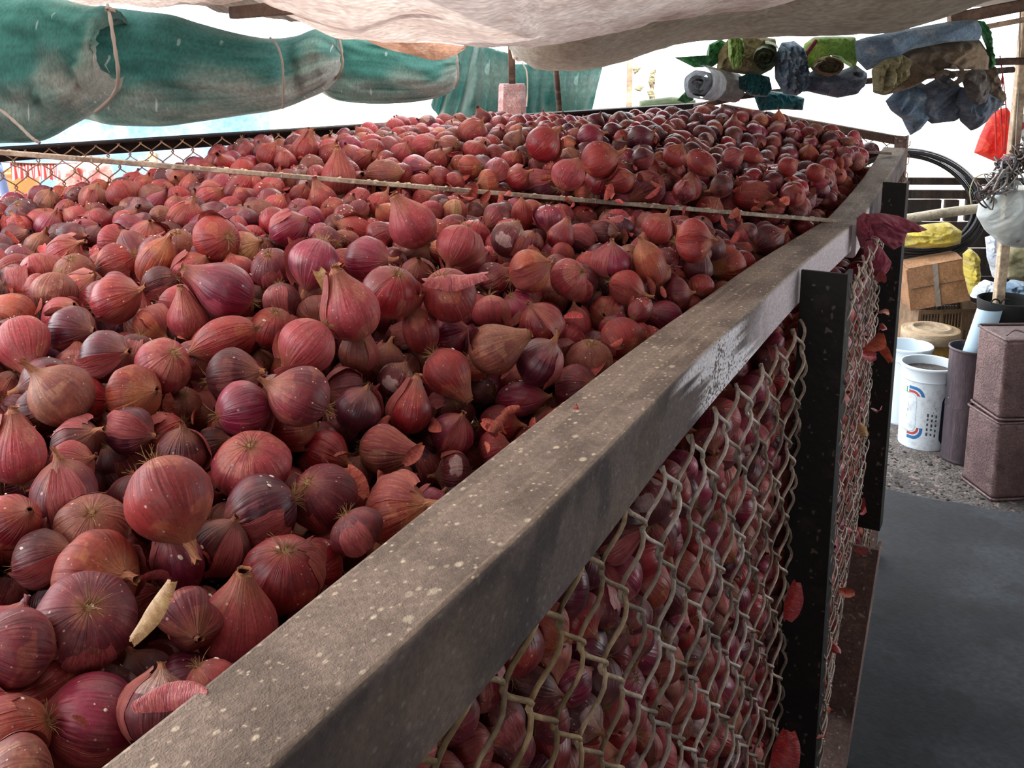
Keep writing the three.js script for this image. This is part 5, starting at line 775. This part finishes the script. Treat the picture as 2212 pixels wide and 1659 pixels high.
{ // slotted plastic crate under the carton
  const c = [-0.504, -0.115, -5.985]; c[1] = 0; const t = thing('slotted_crate', 'brown plastic crate with rows of slots under the tilted carton', 'crate', AT(c)), M = facing(c, 0.1), m = new THREE.MeshStandardMaterial({ map: rep(mottled([138, 110, 82], [116, 92, 70], [96, 78, 62], 886), 2, 2), roughness: 0.7 }), g = [];
  const bar = (x0, x1, y0, y1, z, d = 0.008) => g.push(new RoundedBoxGeometry(x1 - x0, y1 - y0, d, 1, 0.002).translate((x0 + x1) / 2, (y0 + y1) / 2, z));
  for (const z of [0.13, -0.13]) { for (const [a, b] of [[0, 0.04], [0.12, 0.15], [0.25, 0.275], [0.35, 0.365], [0.445, 0.47]]) bar(-0.19, 0.19, a, b, z); for (let i = 0; i <= 22; i++) bar(-0.19 + i * 0.0173 - 0.003, -0.19 + i * 0.0173 + 0.003, 0, 0.46, z, 0.006); for (const x of [-0.19, -0.065, 0.06, 0.185]) bar(x - 0.009, x + 0.009, 0, 0.47, z, 0.012); }
  for (const x of [-0.19, 0.19]) g.push(new RoundedBoxGeometry(0.008, 0.47, 0.26, 1, 0.002).translate(x, 0.235, 0)); g.push(new RoundedBoxGeometry(0.38, 0.01, 0.26, 1, 0.002).translate(0, 0.01, 0));
  put(t, 'slotted_shell', mergeGeometries(g).applyMatrix4(M), m); }
{ // carton: crushed, taped down the middle
  const c = [-0.532, 0.493, -5.902], t = thing('carton', 'tilted crushed cardboard carton with a strip of torn tape', 'box', AT(c)), M = facing(c, -0.12).multiply(new THREE.Matrix4().makeRotationZ(0.22)).multiply(new THREE.Matrix4().makeScale(1.06, 1.06, 1.06)); c[1] += 0;
  const g = new THREE.BoxGeometry(0.29, 0.225, 0.2, 16, 12, 10), p = g.attributes.position; for (let i = 0; i < p.count; i++) { const x = p.getX(i), y = p.getY(i), z = p.getZ(i), n = free(x * 9 + 4, y * 9 + z * 7 + 4, 91) - 0.5; p.setXYZ(i, x + n * 0.014 - (x < -0.1 ? 0.02 * (0.1 - y) : 0), y + n * 0.012 - 0.012 * (x / 0.15) ** 2 * (y > 0 ? 1 : 0), z + n * 0.014); } g.computeVertexNormals();
  put(t, 'carton_body', uvMetres(g).translate(0.01, 0.118, 0).applyMatrix4(M), M_.card);
  put(t, 'seam', new RoundedBoxGeometry(0.27, 0.0035, 0.004, 1, 0.001).translate(0.01, 0.118, 0.1025).applyMatrix4(M), timberMat);
  const tape = sheet((u, v) => V(0.0 + (u - 0.5) * 0.026 + 0.006 * (free(v * 14, u * 3, 92) - 0.5) + 0.012 * (0.5 - v), 0.23 - v * 0.225, 0.1045 + 0.004 * free(v * 18, u * 2, 93)), 4, 30); put(t, 'tape', tape.applyMatrix4(M), new THREE.MeshStandardMaterial({ color: 0x8a7f76, roughness: 0.5, side: THREE.DoubleSide }));
  for (const s of [-1, 1]) put(t, 'flap', uvMetres(new RoundedBoxGeometry(0.27, 0.004, 0.1, 1, 0.001)).rotateX(s * 0.12).translate(0.01, 0.232, s * 0.05).applyMatrix4(M), M_.card); }
solo('yellow_sack', 'yellow-green sack slumped right of the carton', 'sack', puff({ c: [-0.351, 0.709, -5.794], o: [[-0.050, 0.093], [-0.019, 0.123], [0.018, 0.093], [0.038, -0.012], [0.033, -0.123], [0.005, -0.139], [-0.024, -0.037]] }, 0.12, { fold: 0.03, size: 14, seed: 94 }), M_.yellow);
solo('yellow_sack', 'folded yellow sack inside the coil of black hose', 'sack', puff({ c: [-0.587, 0.855, -5.933], o: [[-0.200, 0.024], [-0.126, 0.049], [-0.000, 0.065], [0.100, 0.075], [0.176, 0.024], [0.172, -0.044], [0.087, -0.065], [-0.040, -0.070], [-0.169, -0.059]] }, 0.14, { fold: 0.03, size: 12, stretch: 2, seed: 95 }), M_.yellow);
{ const c = [-0.730, 1.009, -6.100], t = thing('hose_coil', 'coil of thick black hose leaning against the board wall', 'hose', V(c[0], c[1] - 0.3, c[2])), hoseMat = new THREE.MeshStandardMaterial({ color: 0x15171b, roughness: 0.45 }), M = facing(c).multiply(new THREE.Matrix4().makeRotationX(-0.36)).multiply(new THREE.Matrix4().makeRotationZ(-0.12)), r = rng(96);
  for (let i = 0; i < 7; i++) { const rx = 0.41 - (i % 4) * 0.016 + r() * 0.008, ry = 0.308 - (i % 4) * 0.014 + r() * 0.01, o = r() * 0.02, pts = []; for (let k = 0; k <= 64; k++) { const a = k / 64 * Math.PI * 2; pts.push(V(Math.cos(a) * rx + o, Math.sin(a) * ry - o, (i - 3) * 0.017 + 0.006 * Math.sin(a * 3 + i))); } put(t, 'loop', polyTube(pts, 0.0125, 8).applyMatrix4(M), hoseMat); }
  for (const a of [1.45, 1.25]) put(t, 'binding_wire', new THREE.TorusGeometry(0.052, 0.003, 5, 18).rotateY(Math.PI / 2).rotateZ(a).translate(Math.cos(a) * 0.385, Math.sin(a) * 0.29, 0).applyMatrix4(M), brownIron); }
solo('pale_pole', 'pale bamboo-coloured pole slanting across the hose coil', 'pole', polyTube(curve([[-0.766, 1.027, -5.181], [-0.622, 1.049, -5.264], [-0.471, 1.076, -5.352], [-0.313, 1.098, -5.442], [-0.095, 1.125, -5.565]], 20), 0.024, 12), new THREE.MeshStandardMaterial({ map: rep(mottled([176, 164, 142], [150, 140, 120], [120, 110, 96], 887), 4, 4), roughness: 0.6 }));
solo('green_wire_loop', 'thin yellowish wire bent into an arch before the board wall', 'wire', polyTube(curve([[-0.355, 1.128, -5.368], [-0.366, 1.195, -5.378], [-0.351, 1.248, -5.398], [-0.313, 1.270, -5.423], [-0.266, 1.265, -5.448]], 26), 0.003, 5), new THREE.MeshStandardMaterial({ color: 0x9c9468, roughness: 0.6 }));
{ // rough table behind the tins, with heaped cloths
  const c = [0.001, 0.614, -5.788], t = thing('rough_table', 'dark rough table behind the tins, heaped with clothes', 'table', V(c[0], 0, c[2])), M = facing([c[0], 0, c[2]]);
  for (const [i, z] of [-0.16, 0, 0.16].entries()) put(t, 'plank', uvMetres(new RoundedBoxGeometry(0.62, 0.025, 0.152, 2, 0.004)).translate(0.06, 0.6 + 0.002 * i, z).applyMatrix4(M), boardMat);
  for (const x of [-0.2, 0.33]) for (const z of [-0.2, 0.2]) put(t, 'leg', uvMetres(new RoundedBoxGeometry(0.04, 0.59, 0.04, 2, 0.004)).translate(x, 0.295, z).applyMatrix4(M), boardMat); }
solo('cloth_heap', 'crumpled blue-grey cloth in front on the table, right of the steel bar', 'cloth', puff({ c: [-0.118, 0.708, -5.479], o: [[-0.089, -0.044], [-0.067, 0.017], [-0.010, 0.040], [0.069, 0.026], [0.098, -0.039]] }, 0.14, { fold: 0.035, size: 20, seed: 98 }), M_.blue);
solo('cloth_heap', 'pale striped cloth slumped left of the steel bar', 'cloth', puff({ c: [-0.254, 0.691, -5.437], o: [[-0.073, -0.034], [-0.046, 0.018], [0.001, 0.051], [0.053, 0.037], [0.064, -0.029], [0.001, -0.043]] }, 0.14, { fold: 0.03, size: 24, stretch: 2, angle: 0.9, seed: 99 }), M_.white);
solo('cloth_heap', 'orange-brown scrap of cloth under the steel bar', 'cloth', puff({ c: [-0.199, 0.695, -5.386], o: [[-0.036, -0.015], [-0.012, 0.022], [0.020, 0.013], [0.028, -0.020]] }, 0.07, { fold: 0.02, size: 26, seed: 100 }), M_.card);
solo('steel_bar', 'slanting flat steel bar rising from the clothes on the table', 'bar', beam([-0.213, 0.674, -5.281], [-0.172, 0.962, -5.370], 0.018, 0.008), new THREE.MeshStandardMaterial({ color: 0x6f6a68, roughness: 0.5, metalness: 0.5 }));
solo('white_sack', 'tall white sack standing on the table below the hanging bag', 'sack', puff({ c: [-0.237, 0.841, -5.597], o: [[-0.056, 0.095], [-0.011, 0.109], [0.029, 0.076], [0.034, -0.020], [0.035, -0.126], [0.001, -0.116], [-0.032, -0.020]] }, 0.1, { fold: 0.02, size: 14, stretch: 0.4, seed: 101 }), M_.white);
solo('beige_sack', 'beige full sack right of the steel bar, under the hanging bag', 'sack', puff({ c: [-0.125, 0.783, -5.759], o: [[-0.092, 0.067], [-0.043, 0.097], [0.076, 0.092], [0.142, -0.079], [0.000, -0.099], [-0.083, -0.079]] }, 0.16, { fold: 0.02, size: 10, seed: 102 }), M_.khaki);
{ const t = thing('plastic_bag', 'knotted clear plastic bag of brown stuff hanging at the right edge', 'bag', V(...[-0.139, 1.008, -4.935]));
  put(t, 'film', puff({ c: [-0.167, 1.171, -4.957], o: [[-0.004, 0.143], [0.012, 0.143], [0.049, 0.102], [0.103, 0.049], [0.143, -0.055], [0.131, -0.138], [0.064, -0.172], [-0.020, -0.159], [-0.100, -0.096], [-0.143, -0.030], [-0.136, 0.028], [-0.074, 0.070], [-0.025, 0.107]] }, 0.2, { fold: 0.016, size: 20, stretch: 4, angle: 0.75, seed: 103, flat: 0.6 }), new THREE.MeshPhysicalMaterial({ color: 0xdfe6e6, roughness: 0.35, transmission: 0.65, side: THREE.DoubleSide, bumpMap: rep(cloudy, 6, 6), bumpScale: 0.003 }));
  put(t, 'contents', puff({ c: [-0.131, 1.073, -4.989], o: [[-0.082, 0.029], [-0.024, 0.062], [0.058, 0.066], [0.092, 0.020], [0.081, -0.038], [0.022, -0.068], [-0.053, -0.055], [-0.094, -0.017]] }, 0.13, { fold: 0.02, size: 24, seed: 104 }), M_.brown);
  put(t, 'knot', puff({ c: [-0.169, 1.342, -4.996], o: [[-0.018, 0.034], [0.006, 0.038], [0.021, 0.005], [0.017, -0.036], [-0.007, -0.040], [-0.019, -0.003]] }, 0.03, { fold: 0.01, size: 60, seed: 105 }), M_.white); }
{ const t = thing('wire_tangle', 'tangle of grey wires and cords hanging above the plastic bag', 'wires', V(...[-0.174, 1.231, -4.875])), r = rng(106), ms = [new THREE.MeshStandardMaterial({ color: 0x8f9296, roughness: 0.5 }), new THREE.MeshStandardMaterial({ color: 0x3a3434, roughness: 0.6 }), ropeMat, brownIron];
  const A = [-0.274, 1.236, -4.857], B = [-0.092, 1.489, -4.955]; for (let i = 0; i < 46; i++) { const cx = r(), cy = clamp(cx * 0.75 + 0.3 * (r() - 0.3), 0, 1), pts = []; for (let k = 0; k < 6; k++) pts.push([lerp(A[0], B[0], cx) + (r() - 0.5) * 0.1, lerp(A[1], B[1], cy) + (r() - 0.5) * 0.13, lerp(A[2], B[2], cx) + (r() - 0.5) * 0.1]); put(t, 'wire', polyTube(curve(pts, 26), 0.0028 + r() * 0.003, 5), ms[i % 4]); }
  put(t, 'hanging_cord', polyTube(vs([[-0.170, 1.381, -4.981], [-0.184, 1.682, -5.020], [-0.209, 2.037, -5.020]]), 0.003, 5), ropeMat); }
solo('red_cloth', 'crumpled red cloth caught among the tangled wires', 'cloth', puff({ c: [-0.193, 1.365, -4.988], o: [[-0.049, 0.015], [-0.023, 0.047], [0.029, 0.051], [0.053, 0.015], [0.025, -0.031], [-0.001, -0.055], [-0.035, -0.043]] }, 0.06, { fold: 0.02, size: 26, seed: 107 }), M_.maroon);
{ const t = thing('red_bag', 'sunlit red-orange net bag hung by red cords at the right', 'bag', V(...[-0.319, 1.287, -5.946]));
  put(t, 'sack', puff({ c: [-0.302, 1.416, -5.985], o: [[-0.021, 0.130], [0.041, 0.145], [0.081, 0.081], [0.084, -0.046], [0.073, -0.135], [0.005, -0.144], [-0.113, -0.095], [-0.091, -0.011], [-0.060, 0.072]] }, 0.1, { fold: 0.022, size: 10, stretch: 3, angle: 1.3, seed: 108 }), M_.red);
  for (const [a, b] of [[2148, 2150], [2160, 2164], [2172, 2168]]) put(t, 'cord', polyTube(curve([[-0.322, 1.829, -5.954], [-0.300, 1.735, -5.944]].concat([[0, 0, 0]]).slice(0, 2), 4).concat([V(...[-0.290, 1.546, -5.905]).addScaledVector(RIGHT, (a - 2160) * 0.0024), V(...[-0.271, 1.345, -5.869]).addScaledVector(RIGHT, (b - 2160) * 0.0024)]), 0.0035, 5), new THREE.MeshStandardMaterial({ color: 0x9c2a22, roughness: 0.8 })); }
{ const t = thing('hanging_sign', 'small white board with a red diamond at the right edge', 'sign', V(...[-0.174, 1.446, -5.481])); put(t, 'board', new RoundedBoxGeometry(0.1, 0.115, 0.006, 2, 0.002).translate(0.02, 0, 0).applyMatrix4(facing([-0.179, 1.503, -5.492])), new THREE.MeshStandardMaterial({ color: 0xe4e6ec, roughness: 0.5 })); put(t, 'red_mark', new RoundedBoxGeometry(0.04, 0.04, 0.003, 1, 0.001).rotateZ(0.78).translate(0.0, 0, 0.004).applyMatrix4(facing([-0.179, 1.503, -5.492])), new THREE.MeshStandardMaterial({ color: 0xb02a3c, roughness: 0.5 }));
  put(t, 'cable', polyTube(curve([[-0.215, 1.576, -5.431], [-0.223, 1.537, -5.418], [-0.210, 1.481, -5.412], [-0.179, 1.446, -5.420]], 20), 0.006, 6), blackIron); }
// debris on the earth floor
{ const g = [], r = rng(109); for (let i = 0; i < 500; i++) { const x = lerp(-0.75, 0.5, r()), z = lerp(-5.0, -4.4, r()), s = 0.002 + r() * r() * 0.009; g.push(new THREE.IcosahedronGeometry(s, 0).scale(1.4, 0.5, 1).rotateY(r() * 6).translate(x, s * 0.3, z)); } solo('floor_debris', 'dark crumbs of earth and husk on the floor before the buckets', 'debris', mergeGeometries(g), soilMat).userData.kind = 'stuff'; }

// ---------------------------------------------------------------- maroon rag on the rail joint
{ const t = thing('maroon_rag', 'faded maroon rag knotted over the rail joint above the black post', 'rag', V(...[-0.359, 1.364, -2.418]));
  put(t, 'knot', puff({ c: [-0.385, 1.470, -2.452], o: [[-0.018, 0.028], [-0.002, 0.041], [0.012, 0.032], [0.016, -0.005], [0.012, -0.038], [-0.005, -0.043], [-0.015, -0.016]] }, 0.05, { fold: 0.014, size: 40, seed: 112 }), M_.maroon);
  put(t, 'flap', puff({ c: [-0.320, 1.473, -2.464], o: [[-0.069, 0.037], [-0.037, 0.040], [0.006, 0.033], [0.045, 0.017], [0.077, -0.000], [0.030, -0.007], [0.020, -0.037], [0.001, -0.048], [-0.024, -0.031], [-0.049, -0.004]] }, 0.03, { fold: 0.016, size: 34, stretch: 2.4, angle: -0.5, seed: 113 }), M_.maroon);
  put(t, 'tail', puff({ c: [-0.350, 1.403, -2.444], o: [[-0.035, 0.043], [-0.009, 0.049], [0.012, 0.023], [0.033, -0.006], [0.028, -0.026], [0.008, -0.050], [-0.008, -0.035], [-0.030, 0.001]] }, 0.03, { fold: 0.012, size: 26, stretch: 2, angle: 1.2, seed: 114 }), M_.maroon); }

// ---------------------------------------------------------------- outside, seen through the left mesh
struct('wall_outside', uvMetres(new THREE.BoxGeometry(3.6, 1.7, 0.25)).translate(0, 0.85, 0).applyMatrix4(facing([-6.943, 0.030, -5.101], 0.35)), new THREE.MeshStandardMaterial({ map: rep(mottled([78, 112, 168], [98, 130, 184], [140, 160, 196], 891), 0.5, 0.5), roughness: 0.9 }));
{ const b = facing([-6.943, 0.030, -5.101], 0.35); struct('wall_outside', uvMetres(new RoundedBoxGeometry(3.7, 0.1, 0.33, 2, 0.02)).translate(0, 1.73, 0).applyMatrix4(b), yardMat); }
solo('blue_pole', 'leaning blue-grey pole outside the left mesh', 'pole', polyTube(vs([[-2.765, 1.579, -1.914], [-2.736, 1.499, -1.912], [-2.698, 1.379, -1.904], [-2.636, 1.165, -1.888]]), 0.013, 8), new THREE.MeshStandardMaterial({ color: 0x5f6c92, roughness: 0.6 }));
{ const c = [-3.224, 1.403, -2.322], t = thing('orange_tub', 'orange plastic tub outside the left mesh', 'tub', V(c[0], c[1] - 0.12, c[2])); put(t, 'tub', lathe([[0.001, -0.12], [0.05, -0.12], [0.066, 0.04], [0.072, 0.045], [0.072, 0.055], [0.064, 0.05], [0.048, -0.11], [0.001, -0.11]], c, 32), new THREE.MeshStandardMaterial({ color: 0xc4673c, roughness: 0.5 })); }
{ const c = [-3.217, 1.329, -2.309], t = thing('packing_case', 'brown wooden case outside under the orange tub', 'box', V(c[0], 0, c[2])), h = c[1] + 0.02; put(t, 'case', uvMetres(new RoundedBoxGeometry(0.36, h, 0.3, 2, 0.01)).translate(0, h / 2, -0.08).applyMatrix4(facing([c[0], 0, c[2]])), paleTimberMat); }
solo('washing_line', 'thin line strung outside the left mesh, cloths hanging from it', 'line', polyTube(vs([[-2.737, 1.558, -1.901], [-2.745, 1.541, -2.009], [-2.745, 1.528, -2.122], [-2.753, 1.520, -2.232], [-2.753, 1.506, -2.345], [-2.742, 1.503, -2.489]]), 0.003, 5), ropeMat);
solo('timber_post', 'slim post outside the left mesh, holding the washing line', 'post', beam([-2.658, 0.638, -2.333], [-2.744, 1.526, -2.493], 0.03, 0.03, TURN, 0.003), paleTimberMat);
solo('pink_sheet', 'pale pink sheet hanging in folds outside the left mesh', 'cloth', puff({ c: [-2.752, 1.432, -2.212], o: [[-0.074, 0.082], [-0.029, 0.091], [0.016, 0.095], [0.084, 0.088], [0.102, 0.016], [0.088, -0.090], [-0.003, -0.136], [-0.092, -0.120], [-0.093, -0.029]] }, 0.1, { fold: 0.05, size: 8, stretch: 0.4, seed: 115 }), M_.pink);
solo('red_striped_cloth', 'red and white striped cloth hanging on the line outside the left mesh', 'cloth', sheet((u, v) => V(...[-2.747, 1.548, -1.952]).lerp(V(...[-2.746, 1.529, -2.110]), u).add(V(0, 0.002 - 0.05 * v - 0.006 * Math.sin(u * 30) * v, 0)).addScaledVector(NEAR, 0.01 * Math.sin(u * 40) * v), 40, 6), new THREE.MeshStandardMaterial({ map: dataTexture(256, 16, (u) => (Math.sin(u * 90) > 0.1 ? [176, 50, 50] : [180, 160, 160])), roughness: 0.9, side: THREE.DoubleSide }));

renderer.render(scene, camera);
